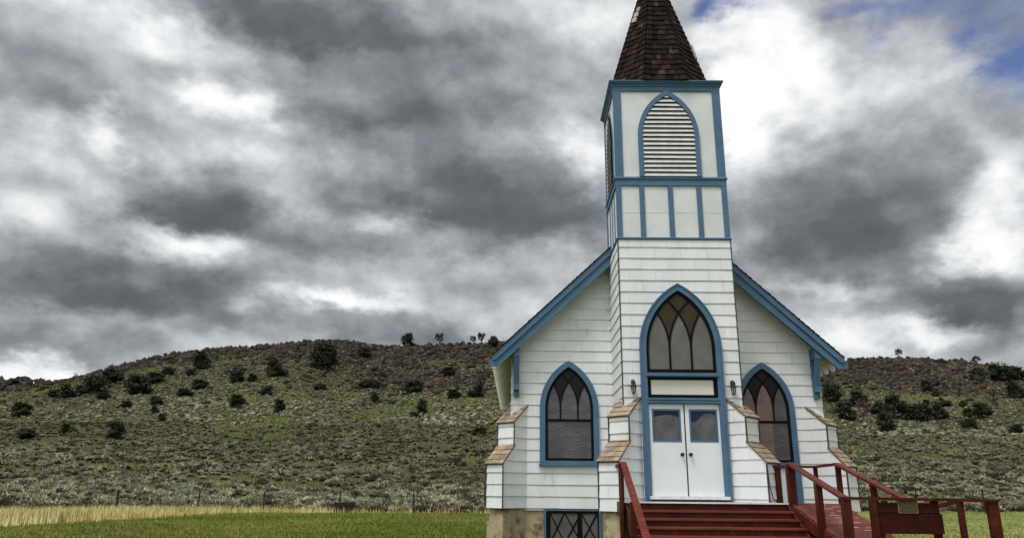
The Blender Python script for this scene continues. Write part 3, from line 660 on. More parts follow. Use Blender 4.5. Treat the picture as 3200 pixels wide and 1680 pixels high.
# entrance: casing, arched light, transom, double doors
EH, EZS, EC, ER = .915, 4.55, .772, 1.687
out = arch(EH, 1.30, EZS, EC, ER); h = EH - .145; inn = arch(h, 1.31, EZS, EC, ER - .145)
b = MB(); b.ring(FT, out, inn, -.02, .10); ent = b.build('entrance_frame', BLUE_, church)
b = MB(); o2 = arch(EH + .02, 1.30, EZS, EC, ER + .02); b.ring(FT, out, arch(EH - .035, 1.305, EZS, EC, ER - .035), .101, .118); b.build('casing_bead', BLUE_, ent)
b = MB(); b.prism(FT, [(-h, 3.98), (h, 3.98), (h, 4.0), (-h, 4.0)], .0, .112); b.prism(FT, [(-.80, 3.925), (.80, 3.925), (.80, 3.979), (-.80, 3.979)], .0, .13); b.prism(FT, [(-h, 3.905), (h, 3.905), (h, 3.924), (-h, 3.924)], 0, .09); b.build('transom_bar', BLUE_, ent)
b = MB(); b.prism(FT, [(-h - .02, 3.335), (h + .02, 3.335), (h + .02, 3.40), (-h - .02, 3.40)], .0, .125); b.prism(FT, [(-h, 3.401), (h, 3.401), (h, 3.447), (-h, 3.447)], .0, .14); b.build('door_head', BLUE_, ent)
aw_o = [(x, max(z, 4.0)) for x, z in arch(h, 4.0, EZS, EC, ER - .145)]; h2 = h - .065; aw_i = arch(h2, 4.082, EZS, EC, ER - .21)
b = MB(); b.ring(FT, aw_o, aw_i, -.0, .07); tracery(b, FT, h2, EZS, EC, ER - .21, 4.06, .24, .043, .045, .062); aw = b.build('arched_light', BLACK, church)
b = MB(); b.prism(FT, aw_i, .0, .045); b.build('pane', FROST, aw)
b = MB(); amber(b, FT, h2, EZS, EC, ER - .21, .24, .047); b.build('amber_pane', AMBER, aw)
rect = lambda a, b_, c, d: [(a, c), (b_, c), (b_, d), (a, d)]
b = MB(); b.ring(FT, rect(-h, h, 3.447, 3.905), rect(-.695, .685, 3.525, 3.852), -.0, .06); tw = b.build('transom_window', BLACK, church)
b = MB(); b.prism(FT, rect(-.70, .69, 3.52, 3.86), .0, .04); b.build('pane', TRANS, tw)
for sg, x0, x1, g0, g1 in ((-1, -.768, -.010, -.700, -.082), (1, .022, .768, .108, .716)):
    b = MB(); b.ring(FT, rect(x0, x1, 1.39, 3.322), rect(g0, g1, 2.515, 3.208), -.0, .055)
    dr = b.build('door', DOORW, church)
    b = MB(); b.ring(FT, rect(g0 - .004, g1 + .004, 2.511, 3.212), rect(g0 + .035, g1 - .035, 2.55, 3.172), .02, .062); b.build('glazing_bead', BLUE_, dr)
    b = MB(); b.prism(FT, rect(g0, g1, 2.52, 3.2), .0, .035); b.build('door_pane', DOORG, dr)
    b = MB(); oo = [(0, 0), (1, 0)] + ([(1, .80), (.72, .87), (.45, .88), (.2, .84), (0, .80)] if sg < 0 else [(1, .86), (.86, .95), (.58, .94), (.38, .78), (.2, .64), (0, .62)])
    b.prism(FT, [(g0 + .04 + (g1 - g0 - .08) * u, 2.552 + .61 * v) for u, v in oo], .030, .038); b.build('painted_reflection', REFL, dr)  # hill reflection painted as a flat shape over the dark pane
    b = MB(); kx = -.085 if sg < 0 else .093
    b.tube([(kx, -.05, 2.25), (kx, -.062, 2.25), (kx, -.064, 2.25), (kx, -.09, 2.25), (kx, -.095, 2.25), (kx, -.125, 2.25), (kx, -.14, 2.25)], [.04, .04, .018, .018, .034, .036, .02], 12); b.build('door_knob', IRON, dr)
b = MB(); b.prism(FT, rect(-.009, .021, 1.39, 3.325), .0, .045); b.build('astragal', STRIP, church)
b = MB(); b.box(-.82, .86, -.16, .0, 1.325, 1.388); b.build('door_sill', NOSE, church)

# wall lanterns
def lantern(x, label):
    t = thing('wall_lantern', label, 'lantern', (x, -.03, 3.65), 'wall lanterns beside the church doors')
    y = -.13
    b = MB(); b.lathe((x, y, 3.69), [(.080, .0), (.082, .008), (.062, .02), (.05, .035), (.048, .09), (.04, .115), (.018, .13), (.010, .135), (.012, .15), (.004, .165)], 10); b.build('cap', IRON, t)
    b = MB()
    for k in range(6):
        a = math.pi / 3 * k + .3; b.beam((x + .06 * math.cos(a), y + .06 * math.sin(a), 3.69), (x + .036 * math.cos(a), y + .036 * math.sin(a), 3.545), .011, .011)
    b.lathe((x, y, 3.50), [(.004, 0), (.010, .012), (.008, .02), (.03, .035), (.042, .045), (.042, .05)], 10); b.build('cage', IRON, t)
    b = MB(); b.lathe((x, y, 3.548), [(.033, 0), (.056, .142)], 6); b.build('lantern_pane', LANTG, t)
    b = MB(); b.lathe((x, y, 3.555), [(.012, 0), (.014, .08), (.004, .1)], 8); b.build('bulb', LOUV, t)
    b = MB(); b.box(x - .035, x + .035, -.055, -.026, 3.70, 3.84); b.tube([(x, -.05, 3.78), (x, -.09, 3.80), (x, y, 3.77)], [.012, .012, .012], 6); b.build('wall_bracket', IRON, t)
lantern(-1.092, 'small black wall lantern on the siding left of the tall arched doorway')
lantern(1.098, 'small black wall lantern on the siding right of the tall arched doorway')
# ================================================================== entrance stairs
PZ = 1.28; LY = -1.50
def vt(rg, a=.82, b_=1.18):
    g = rg.uniform(a, b_); return (g, g, g)
rg = RAD(77)
st = thing('entrance_stairs', 'broad dark red wooden steps with a single left handrail below the white double doors', 'stairs', (0, -1.5, 0))
b = MB(); b.box(-1.55, 1.62, LY, -.02, PZ - .03, PZ); b.build('landing', CONC, st)
b = MB(); b.box(-1.57, 1.60, LY - .035, LY - .001, PZ - .018, PZ + .006); b.build('nosing', NOSE, st)
b = MB(); b.box(-1.585, -1.551, LY - .02, -.35, PZ - .26, PZ - .001, vt(rg)); b.build('side_board', RED, st)
RISE, RUN = .14, .28
for k in range(9):
    zt = PZ - RISE * k; yb = LY - RUN * k
    b = MB(); b.box(-1.50, 1.585, yb - .001, yb + .02, zt - RISE - .0, zt - .036 if k else zt - .02, vt(rg, .8, 1.0)); b.build('riser', RED, st)
    if k:
        b = MB(); b.box(-1.53, 1.60, yb - .032, yb + RUN - .003, zt - .035, zt, vt(rg, 1.0, 1.35)); b.build('tread', REDDECK, st)
for x in (-1.525, 1.59):
    b = MB(); fr = Fr((x, 0, 0), (0, -1, 0), Z, (1, 0, 0)); y0 = 1.50
    b.prism(fr, [(1.52, PZ - .04), (1.52, PZ - .36), (1.52 + 9 * RUN, PZ - .36 - 9 * RISE), (1.52 + 9 * RUN, PZ - .11 - 9 * RISE)], -.016, .016); b.build('stringer', RED, st)
def rail(parent, pts, w=.13, h=.04, name='handrail', tn=1.15):
    b = MB()
    for p, q in zip(pts, pts[1:]): b.beam(p, q, w, h, t=(tn, tn, tn))
    return b.build(name, RED, parent)
def post(parent, x, y, z0, z1, wx=.09, wy=.09, tn=.68):
    b = MB(); b.box(x - wx / 2, x + wx / 2, y - wy / 2, y + wy / 2, z0, z1, (tn, tn, tn)); return b.build('post', RED, parent)
RH = .745; rz = PZ + RH
rail(st, [(-1.53, -.45, rz - .05), (-1.545, -1.42, rz - .02)])
rail(st, [(-1.545, -1.40, rz - .01), (-1.545, -1.40 - 2.55, rz - .01 - 2.55 * .505)], .125, .045, tn=1.5)
post(st, -1.60, -1.46, -.1, rz - .035, .09, .09); post(st, -1.615, -1.60, .45, rz - .12, .04, .14)
post(st, -1.58, -2.72, -.1, rz - .73, .10, .13); post(st, -1.58, -3.85, -.1, rz - 1.29, .10, .10)

# ================================================================== wheelchair ramp
rp = thing('wheelchair_ramp', 'weathered red wooden access ramp with plank deck, handrails and a low boarded panel', 'ramp', (2.2, -2.5, 0))
SL = .25
b = MB(); rg = RAD(5); x0, x1 = 1.635, 2.64
y = -.28
while y > LY + .02: b.box(x0, x1, y - .135, y, PZ - .03, PZ - .002, vt(rg, .85, 1.15)); y -= .14
b.build('top_deck', REDDECK, rp)
b = MB()
def dz(y): return PZ - .002 - SL * (LY - y) if y > -4.0 else PZ - .002 - SL * (LY + 4.0)
y = LY
LND = dz(-4.0)
while y > -4.05:
    ya = y - .136; za, zb_ = dz(y), dz(ya)
    tn = vt(rg, .85, 1.2); xa, xb = x0 + .02 + rg.uniform(-.012, .012), x1 + rg.uniform(-.012, .012)
    vs = [(xa, y, za), (xb, y, za), (xb, ya, zb_), (xa, ya, zb_)]
    b.add(vs + [(p[0], p[1], p[2] - .035) for p in vs], [(3, 2, 1, 0), (4, 5, 6, 7), (0, 1, 5, 4), (1, 2, 6, 5), (2, 3, 7, 6), (3, 0, 4, 7)], tn)
    y -= .142
b.build('ramp_deck', REDDECK, rp)
# pale worn streaks where the paint has gone along the plank edges
b = MB(); y = LY - .05
while y > -4.0:
    x = x0 + .3 + rg.random() * .2
    while x < x1 - .08:
        l = rg.uniform(.05, .26)
        if rg.random() < .7: b.add([(x, y, dz(y) + .004), (min(x + l, x1 - .02), y, dz(y) + .004), (min(x + l * .9, x1 - .02), y - .016, dz(y - .016) + .004), (x + .02, y - .016, dz(y - .016) + .004)], [(3, 2, 1, 0)])
        x += l + rg.uniform(.02, .15)
    y -= .142
b.build('worn_streaks', mat('worn_paint', (.62, .52, .50), (.50, .38, .36), .8, 20, 5), rp)
for x in (x0 + .005, x1 + .012):
    b = MB(); fr = Fr((x, 0, 0), (0, -1, 0), Z, (1, 0, 0))
    b.prism(fr, [(1.45, PZ - .03), (1.45, PZ - .24), (4.0, dz(-4.0) - .24), (4.0, dz(-4.0) - .025)], -.018, .018); b.build('side_board', RED, rp)
b = MB(); b.box(1.66, 4.02, -5.05 + .9, -4.07 + .9 - .0, LND - 1.0, LND - .98)
b = MB(); b.box(1.64, 4.02, -5.0, -4.06, LND - .035, LND, (1, 1, 1)); b.build('turning_deck', REDDECK, rp)
b = MB(); vs = [(2.95, -4.055, LND - .003), (4.02, -4.055, LND - .003), (4.02, .0, LND - .33), (2.95, .0, LND - .33)]
vs = [(p[0], p[1] + 0, p[2]) for p in vs]; b.add(vs + [(p[0], p[1], p[2] - .035) for p in vs], [(0, 1, 2, 3), (7, 6, 5, 4), (0, 4, 5, 1), (2, 6, 7, 3), (1, 5, 6, 2), (3, 7, 4, 0)]); b.build('lower_deck', REDDECK, rp)
b = MB(); b.box(1.60, 2.62, -1.60, -1.56, -.1, 1.0, (.5, .5, .5)); b.build('shade_board', OLDW, rp)  # added dark board that stands in for the shade under the ramp
b = MB(); b.tube([(1.535, -.625, 2.02), (1.55, -.63, 1.6), (1.60, -.65, 1.36), (1.66, -.66, 1.30)], [.010] * 4, 6); b.build('cable', IRON, church)
# rails
def rzs(y): return rz - SL * (LY - y)
rail(rp, [(1.50, -.40, rz - .015), (2.56, -.36, rz - .02)], .09, .045, tn=.9)
rail(rp, [(2.60, -.33, rz - .02), (2.615, LY + .03, rz - .005)], .09, .045)
rail(rp, [(2.61, LY + .04, rz + .005), (2.61, -4.0, rz + .005 - SL * 1.0 * (4.0 + LY + .04))], .12, .045, tn=1.3)
rail(rp, [(1.70, LY + .03, rz + .005), (1.60, -4.12, rzs(-4.12) + .03)], .125, .045, tn=1.35)
FRY = -4.12; FRZ = 1.395
rail(rp, [(1.56, FRY, FRZ + .005), (4.02, FRY - .02, FRZ - .012)], .10, .045, tn=.8)
rail(rp, [(4.0, FRY + .1, FRZ - .02), (4.0, FRY + .98, FRZ - .02)], .09, .045)
rail(rp, [(3.99, FRY + .95, FRZ - .015), (3.99, -.2, FRZ - .015 - 2.97 * .15)], .10, .05, tn=1.0)
for x, y, z0, z1, wx, wy in ((1.80, -.38, PZ - .05, rz - .03, .10, .07), (2.62, -.36, PZ - .05, rz - .035, .07, .07), (2.625, LY + .0, PZ - .1, rz - .03, .085, .085),
                             (2.655, -2.85, -.1, rzs(-2.85) - .02, .09, .09), (1.67, LY + .0, 1.02, rz - .02, .12, .10), (1.715, LY - .06, PZ - .32, rz - .06, .04, .14), (1.63, -2.98, -.1, rzs(-2.98) - .0, .10, .13),
                             (1.62, FRY + .02, -.1, FRZ - .02, .13, .11), (1.69, FRY + .12, -.1, FRZ - .03, .05, .15), (3.93, FRY, -.1, FRZ - .03, .16, .09), (3.98, FRY + 1.0, -.1, FRZ - .035, .08, .09),
                             (2.70, FRY + 1.02, -.1, FRZ - .035, .08, .08), (3.16, -2.1, -.1, .95, .06, .08), (3.05, -1.15, -.1, .86, .06, .08), (3.37, -1.3, -.1, .86, .055, .08)):
    post(rp, x, y, z0, z1, wx, wy, .62 + .2 * rg.random())
# boarded panel with a bronze plaque
PY = FRY + .01
b = MB(); b.box(2.045, 3.075, PY - .02, PY + .02, 1.188, 1.338, (.5, .5, .5)); b.box(2.06, 3.115, PY - .018, PY + .022, .868, 1.170, (.4, .4, .4)); b.box(2.06, 3.09, PY - .012, PY + .016, 1.1705, 1.1875, (.2, .2, .2))
pn = b.build('panel', RED, rp)
for x, z0 in ((2.02, -.1), (3.045, -.1)):
    b = MB(); b.box(x - .055, x + .055, PY - .075 if x < 2.5 else PY + .023, PY - .021 if x < 2.5 else PY + .09, z0, FRZ - .022, (.6, .6, .6)); b.build('post', RED, rp)
b = MB(); b.box(2.11, 2.20, PY + .024, PY + .09, -.1, 1.15, (.9, .9, .9)); b.build('post', RED, rp)
b = MB(); b.box(2.425, 2.735, PY - .034, PY - .021, 1.178, 1.392); pq = b.build('plaque', BRASSR, pn)
b = MB(); b.box(2.440, 2.720, PY - .040, PY - .0345, 1.193, 1.377); b.mi = [0] * len(b.f)
# raised rows of (illegible) cast lettering
r2 = RAD(8)
for i in range(9):
    x = 2.455; z = 1.362 - i * .018
    while x < 2.70:
        w_ = r2.uniform(.012, .045); w_ = min(w_, 2.705 - x)
        b.box(x, x + w_, PY - .043, PY - .0401, z - .008, z, (1.8, 1.75, 1.6)); x += w_ + .008
b.build('plaque_field', mat('plaque_bronze', (.085, .072, .036), (.055, .047, .022), .5, 18, 5, .3, 80, metal=.3, tint=True), pn)

# ================================================================== wire fence at the lawn edge
fx = [(-40.5, 27.8, 1.15), (-34.0, 30.6, 1.35), (-28.8, 33.4, 1.35), (-24.6, 35.6, 1.3), (-20.6, 35.7, 1.3), (-15.6, 37.5, 1.4), (-10.6, 38.0, 1.5), (-5.4, 38.7, 1.55), (0, 39.4, 1.4), (6, 40.2, 1.4), (12, 41.2, 1.4), (18.5, 42.2, 1.45), (25.6, 42.9, 1.6), (30.6, 43.4, 1.65), (37, 43.9, 1.4), (44, 44.3, 1.4)]
fence = thing('wire_fence', 'sagging wire fence on thin dark steel posts between the lawn and the sagebrush', 'fence', (0, 39, 0))
rg = RAD(4)
tops = []
for i, (x, y, h) in enumerate(fx):
    y = float(sage_edge(x)) - .35; z = float(terrain(x, y)); b = MB(); lx, ly = rg.uniform(-.08, .08), rg.uniform(-.05, .05)
    w_ = .075 if i != 2 else .11
    b.beam((x, y, z - .3), (x + lx, y + ly, z + h), w_, w_, (0, 1, 0)); b.build('post', STEEL, fence); tops.append((x, y, z, h, lx, ly))
for lv_ in (.35, .65, .93):
    for i in range(len(tops) - 1):
        a_, c_ = tops[i], tops[i + 1]; b = MB()
        p = Vector((a_[0] + a_[4] * lv_, a_[1], a_[2] + a_[3] * lv_)); q = Vector((c_[0] + c_[4] * lv_, c_[1], c_[2] + c_[3] * lv_))
        pts_ = [p.lerp(q, t) - Vector((0, 0, .12 * t * (1 - t))) for t in (0, .25, .5, .75, 1)]
        b.tube(pts_, [.004] * 5, 4, cap=False); b.build('wire', STEEL, fence)
# old slatted timber rack lying in the sage
cz = 0.0
ck = thing('timber_rack', 'black weathered slatted timber rack half buried in the sage at the lawn edge', 'rack', (-15.2, 35.7, cz))
rg = RAD(6)
for k in range(5):
    b = MB(); z = cz + .06 + k * .135; b.beam((-15.85 + rg.uniform(-.03, .03), 35.65, z), (-14.5 + rg.uniform(-.03, .03), 35.7, z + rg.uniform(-.03, .03)), .03, .12); b.build('slat', OLDW, ck)
for x in (-15.8, -15.18, -14.57):
    b = MB(); b.beam((x, 35.73, cz - .1), (x + .02, 35.78, cz + .70), .09, .07, (0, 1, 0)); b.build('upright', OLDW, ck)
b = MB(); b.box(-15.8, -14.55, 35.80, 36.5, cz - .1, cz + .62); b.build('fill', OLDW, ck)

# ================================================================== trees on the slopes
def ico(sub):
    import bmesh
    bm = bmesh.new(); bmesh.ops.create_icosphere(bm, subdivisions=sub, radius=1.0)
    v = np.array([x.co[:] for x in bm.verts]); f = np.array([[q.index for q in x.verts] for x in bm.faces]); bm.free(); return v, f
ICO1, ICO2 = ico(1), ico(2)
def leaf_tris(rng, c, size, tilt=1.0):
    """one small randomly turned triangle per centre"""
    n = len(c); a = rng.normal(size=(n, 3)); a /= np.linalg.norm(a, axis=1)[:, None]; bb = rng.normal(size=(n, 3)); bb -= (bb * a).sum(1)[:, None] * a; bb /= np.linalg.norm(bb, axis=1)[:, None]
    s = (size * rng.uniform(.6, 1.3, n))[:, None] if np.isscalar(size) else (size * rng.uniform(.6, 1.3, n))[:, None]
    v = np.stack([c - a * s - bb * s * .5, c + a * s - bb * s * .5, c + bb * s * .9], 1).reshape(-1, 3)
    return v, np.arange(3 * n).reshape(-1, 3)
def crown_mesh(seed, kind):
    """unit crown: width 1, height 1, standing on z=0, of many small leaf sprays gathered in clumps"""
    rng = np.random.default_rng(seed); cl = []
    nc = {'j': 26, 's': 22, 'b': 16}[kind]
    for i in range(nc):
        if kind == 'j':
            h = rng.uniform(.12, .86); r = .40 * math.sqrt(max(0, 1 - ((h - .36) / .62) ** 2)) * rng.uniform(.35, 1.0); cs = rng.uniform(.12, .19)
        elif kind == 's':
            h = rng.uniform(.42, .92); r = .42 * math.sqrt(max(0, 1 - ((h - .6) / .42) ** 2)) * rng.uniform(.4, 1.0); cs = rng.uniform(.07, .12)
        else:
            h = rng.uniform(.2, .9); r = .42 * rng.uniform(.3, 1); cs = rng.uniform(.08, .14)
        a = rng.uniform(0, 6.283); cl.append((r * math.cos(a), r * math.sin(a), h, cs))
    pts = []; shade = []
    nl = {'j': 44, 's': 34, 'b': 20}[kind]
    for x, y, z, cs in cl:
        d = rng.normal(size=(nl, 3)); d /= np.linalg.norm(d, axis=1)[:, None]; rr = cs * rng.uniform(.5, 1.45, nl)[:, None]
        pts.append(np.array([[x, y, z]]) + d * rr * np.array([[1, 1, .85]])); shade.append(np.full(nl, rng.uniform(.7, 1.35)))
    c = np.concatenate(pts); sh = np.concatenate(shade); c[:, 2] = np.clip(c[:, 2], .03, 1.02)
    v, f = leaf_tris(rng, c, {'j': .052, 's': .050, 'b': .04}[kind])
    base = {'j': (.031, .032, .018), 's': (.050, .052, .036), 'b': (.060, .042, .028)}[kind]
    col = np.repeat(sh * rng.uniform(.75, 1.25, len(sh)), 3)[:, None] * np.array([base])
    vs, fs, cs_ = [v], [f], [col]; k = len(v)
    if kind == 'j':       # dense dark heart so the crown is not see-through everywhere
        for x, y, z, r in cl[:13]:
            iv = ICO1[0] * rng.uniform(.72, .9) * r * (1 + .25 * rng.normal(size=(len(ICO1[0]), 1))) + np.array([[x, y, z]])
            iv[:, 2] = np.clip(iv[:, 2], 0, 1.1); vs.append(iv); fs.append(ICO1[1] + k); k += len(iv); cs_.append(np.tile(np.array([base]) * .8, (len(iv), 1)))
    return np.concatenate(vs), np.concatenate(fs), np.concatenate(cs_)
def trunk_mesh(seed, kind, bare=False):
    rng = RAD(seed); b = MB(); n = {'j': 3, 's': 6, 'b': 7, 'd': 11}[kind]
    b.tube([(0, 0, -.12), (.01, 0, .12), (.02, .01, .42)], [.05, .04, .022], 6)
    for i in range(n):
        a = rng.uniform(0, 6.28); r = rng.uniform(.2, .44); z = rng.uniform(.5, .95); m_ = (.4 * r * math.cos(a), .4 * r * math.sin(a), z * .55)
        b.tube([(.01, 0, rng.uniform(.1, .35)), m_, (r * math.cos(a), r * math.sin(a), z)], [.024, .014, .005], 5)
        if kind in 'db':
            for q in range(3):
                a2 = a + rng.uniform(-.9, .9); b.tube([m_, (m_[0] + .2 * math.cos(a2), m_[1] + .2 * math.sin(a2), m_[2] + rng.uniform(.08, .3))], [.010, .003], 4)
    return b
TREES = [
(-81.5, 137.5, 5.1, 3.8, 'j', 'big dark juniper standing apart right of the dead tree on the left shoulder'),
(-97.2, 156.0, 4.6, 3.4, 'j', 'dark juniper just under the skyline on the rising left shoulder'),
(-93.8, 144.0, 4.7, 3.7, 'j', 'largest dark juniper of the clump beside the bare dead tree'),
(-94.8, 140.5, 2.7, 2.1, 'j', 'dark juniper squeezed inside the clump under the bare dead tree'),
(-95.2, 137.0, 4.3, 2.4, 'j', 'wide low dark juniper at the left end of the clump by the dead tree'),
(-98.6, 137.5, 2.2, 1.6, 'j', 'small dark juniper left of the clump by the dead tree'),
(-84.2, 130.0, 2.8, 1.4, 'j', 'low dark juniper in front of the clump by the dead tree'),
(-89.3, 160.0, 4.2, 2.3, 'j', 'flat dark juniper upslope of the big lone juniper'),
(-90.3, 168.5, 2.7, 2.2, 'j', 'small dark juniper high on the left shoulder below the rocks'),
(-85.5, 176.5, 5.2, 4.1, 'j', 'dark round juniper under the left end of the rocky crest'),
(-66.6, 151.0, 3.0, 2.7, 'j', 'upright dark juniper below the left part of the rocky crest'),
(-69.8, 133.0, 3.3, 1.5, 'j', 'low brownish juniper right of the big lone juniper'),
(-71.1, 142.5, 3.3, 2.0, 'j', 'ragged juniper downslope of the round one under the crest'),
(-69.4, 121.0, 2.6, 1.6, 'j', 'olive juniper downslope of the big lone juniper'),
(-65.1, 112.0, 1.6, 1.3, 'j', 'small dark juniper directly below the olive one'),
(-60.5, 105.0, 1.3, 1.2, 'j', 'lowest of the three small junipers in a line below the big lone juniper'),
(-54.9, 121.5, 2.9, 2.2, 'j', 'dark juniper in mid slope, straight below the upright one'),
(-89.7, 114.5, 3.2, 2.4, 'j', 'dark juniper near the left edge of the slope'),
(-72.0, 90.0, 2.8, 1.4, 'j', 'low spreading dark juniper nearest the lawn at the far left'),
(-68.9, 94.0, 2.3, 1.4, 'j', 'low dark juniper left of the round black one on the lower slope'),
(-59.2, 89.0, 2.2, 2.5, 'j', 'round almost black juniper lowest on the left slope'),
(-74.5, 120.5, 2.3, 1.2, 'j', 'small flat juniper in mid slope below the big lone juniper'),
(-84.7, 168.5, 2.4, 1.7, 'j', 'little brown juniper under the skyline rocks of the left shoulder'),
(-52.1, 169.5, 6.4, 6.1, 'j', 'largest near-black juniper high under the middle of the rocky crest'),
(-59.1, 155.0, 4.6, 4.1, 'j', 'second largest dark juniper, left of the near-black one under the crest'),
(-47.5, 195.0, 3.7, 2.9, 'j', 'dark juniper right of the near-black one, close to the crest'),
(-46.4, 119.5, 2.0, 2.4, 'j', 'upright dark juniper alone in the middle of the left slope'),
(-31.6, 132.0, 1.7, 1.9, 'j', 'small upright juniper in the open right of mid slope'),
(-20.4, 116.5, 1.8, 2.3, 'j', 'tall narrow dark juniper on the green patch left of the church'),
(-11.8, 133.0, 3.2, 2.9, 'j', 'bushy dark juniper beside the church eave'),
(-9.2, 96.5, 2.0, 1.2, 'j', 'low dark juniper closest to the church wall'),
(-66.3, 150.5, 2.7, 2.2, 'j', 'dark juniper under the crest, left of the second largest one'),
(-62.6, 150.0, 2.1, 1.7, 'j', 'little juniper between two darker ones under the crest'),
(-36.6, 148.5, 3.7, 1.8, 'j', 'wide low juniper below the middle of the crest'),
(-34.2, 149.0, 2.1, 1.7, 'j', 'small juniper touching the wide low one below the crest'),
(-25.0, 139.0, 3.7, 2.6, 'j', 'dark double juniper upslope of the narrow one'),
(-16.2, 131.5, 2.9, 1.7, 'j', 'low green juniper at the top of the green patch'),
(-36.0, 163.0, 1.7, 1.5, 'j', 'tiny dark juniper in the brown rocks'),
(-46.2, 146.0, 2.5, 1.3, 'j', 'flat brown juniper below the near-black one'),
(-54.9, 137.0, 2.8, 1.7, 'j', 'olive juniper below the second largest one'),
(-21.2, 112.5, 1.7, 1.0, 'j', 'flat juniper beside the foot of the narrow one'),
(-20.5, 166.0, 3.3, 2.0, 'j', 'reddish dark juniper among the rocks above the green patch'),
(-38.0, 214.0, 4.4, 4.6, 'j', 'bushy round tree on the skyline left of the lone thin one'),
(-28.2, 214.5, 3.0, 3.9, 's', 'lone thin-crowned tree standing on the skyline left of the church'),
(-17.7, 214.5, 2.2, 2.9, 's', 'smaller of the two pale trees side by side on the skyline'),
(-15.1, 214.0, 2.8, 3.9, 's', 'larger of the two pale trees side by side on the skyline'),
(-11.0, 203.0, 2.9, 3.4, 'j', 'dark tree on the skyline touching the church eave'),
(94.8, 166.0, 2.4, 2.8, 'j', 'dark pointed juniper on the bright green patch of the right hill'),
(92.3, 157.5, 1.6, 1.5, 'j', 'round juniper just right of the pointed one on the right hill'),
(101.7, 173.5, 1.8, 1.3, 'j', 'small juniper above the pointed one, under the boulders'),
(100.4, 167.5, 1.4, 1.2, 'j', 'small juniper right of the pointed one, under the boulders'),
(90.5, 152.5, 0.9, 0.7, 'j', 'tiny juniper beside the round one on the right hill'),
(82.3, 143.5, 1.5, 1.1, 'j', 'small juniper at the bottom of the bright green patch'),
(84.5, 140.0, 2.6, 1.3, 'j', 'low juniper right of the bright green patch'),
(87.6, 139.5, 1.8, 1.3, 'j', 'small juniper on the pale slope right of the green patch'),
(63.5, 145.5, 3.9, 3.9, 'j', 'dark tall juniper right beside the church bracket'),
(67.4, 142.0, 3.7, 3.0, 'j', 'dark juniper below the boulders, left of the green patch'),
(55.6, 122.0, 3.8, 3.0, 'j', 'dark juniper behind the church corner buttress'),
(57.7, 119.0, 3.1, 4.0, 'b', 'half-bare brown tree with a pale trunk on the right hill'),
(66.6, 132.5, 2.8, 2.5, 'j', 'dark juniper at the left end of the row on the right hill'),
(56.9, 109.5, 2.8, 3.1, 'j', 'dark juniper hanging below the row on the right hill'),
(67.6, 127.5, 3.9, 4.3, 'j', 'tallest dark juniper in the row on the right hill'),
(70.4, 128.0, 2.8, 2.5, 'j', 'dark juniper in the row, right of the tallest one'),
(72.5, 127.0, 3.8, 3.0, 'j', 'broad dark juniper in the middle of the row on the right hill'),
(76.3, 128.0, 2.7, 3.2, 'j', 'pointed dark juniper near the right end of the row'),
(81.5, 128.0, 1.7, 1.7, 'j', 'small dark juniper right of the row on the right hill'),
(82.9, 126.0, 3.4, 2.8, 'j', 'dark juniper on the right hill just left of the brown thicket'),
(74.1, 115.5, 2.7, 1.9, 'j', 'low dark juniper below the small one right of the row'),
(68.2, 113.0, 2.2, 1.5, 'b', 'brown half-bare bush below the right end of the row'),
(105.4, 149.5, 3.9, 3.5, 'j', 'dark juniper at the right edge of the picture'),
(118.4, 174.5, 5.4, 4.3, 'j', 'dark juniper high on the right hill under the skyline bushes'),
(123.8, 176.0, 4.4, 3.5, 'j', 'dark juniper high at the right edge, above the other one there'),
(113.2, 174.5, 3.9, 3.1, 'j', 'dark juniper at the right end of the boulder field'),
(96.9, 144.5, 3.7, 3.3, 'b', 'reddish brown half-bare thicket on the right hill'),
(77.1, 124.0, 2.0, 1.4, 'b', 'thin brown bush between two dark junipers of the right hill'),
(114.3, 215.0, 2.4, 3.1, 's', 'small crooked tree on the skyline of the boulder hill'),
(136.7, 213.0, 3.1, 2.5, 's', 'straggly bush pair on the skyline at the right end of the boulders'),
(147.2, 213.0, 1.6, 1.3, 's', 'tiny bush on the skyline near the right edge'),
(79.0, 111.0, 2.4, 1.4, 'j', 'low dark juniper at the right edge of the lower slope'),
(-105.8, 158.0, 3.9, 2.7, 'd', 'bare grey dead tree on the skyline of the left shoulder'),
]
KIND = {'j': ('juniper_tree', 'juniper', JUN, BARK), 's': ('skyline_tree', 'tree', JUN, BARK), 'b': ('bare_tree', 'tree', JUN, DEAD), 'd': ('dead_tree', 'tree', None, DEAD)}
lib = {}
def tmesh(kind, var):
    if (kind, var) not in lib:
        cm = None
        if kind != 'd':
            o = np_mesh('crown', *crown_mesh(300 + var * 7 + ord(kind), kind)[:2], KIND[kind][2], crown_mesh(300 + var * 7 + ord(kind), kind)[2]); cm = o.data; bpy.data.objects.remove(o)
        o = trunk_mesh(50 + var + ord(kind), kind).build('trunk', KIND[kind][3]); tm = o.data; bpy.data.objects.remove(o)
        lib[(kind, var)] = (cm, tm)
    return lib[(kind, var)]
rg = RAD(99)
for i, (x, y, w_, h_, kind, label) in enumerate(TREES):
    cm, tm = tmesh(kind, i % (5 if kind == 'j' else 2)); nm, cat, _, _ = KIND[kind]
    w_, h_ = w_ * (1.15 if kind == 'j' and y < 205 else 1.0), h_ * (1.15 if y < 205 else 1.0)
    t = thing(nm, label, cat, (x, y, float(terrain(x, y)) - .1), 'trees and junipers on the hillside')
    ang = rg.uniform(0, 6.28)
    for nm2, me in (('trunk', tm), ('crown', cm)):
        if me is None: continue
        o = bpy.data.objects.new(nm2, me); COL.objects.link(o); o.parent = t; o.scale = (w_, w_, h_); o.rotation_euler = (0, 0, ang)
TXY = np.array([(t[0], t[1], t[2]) for t in TREES])

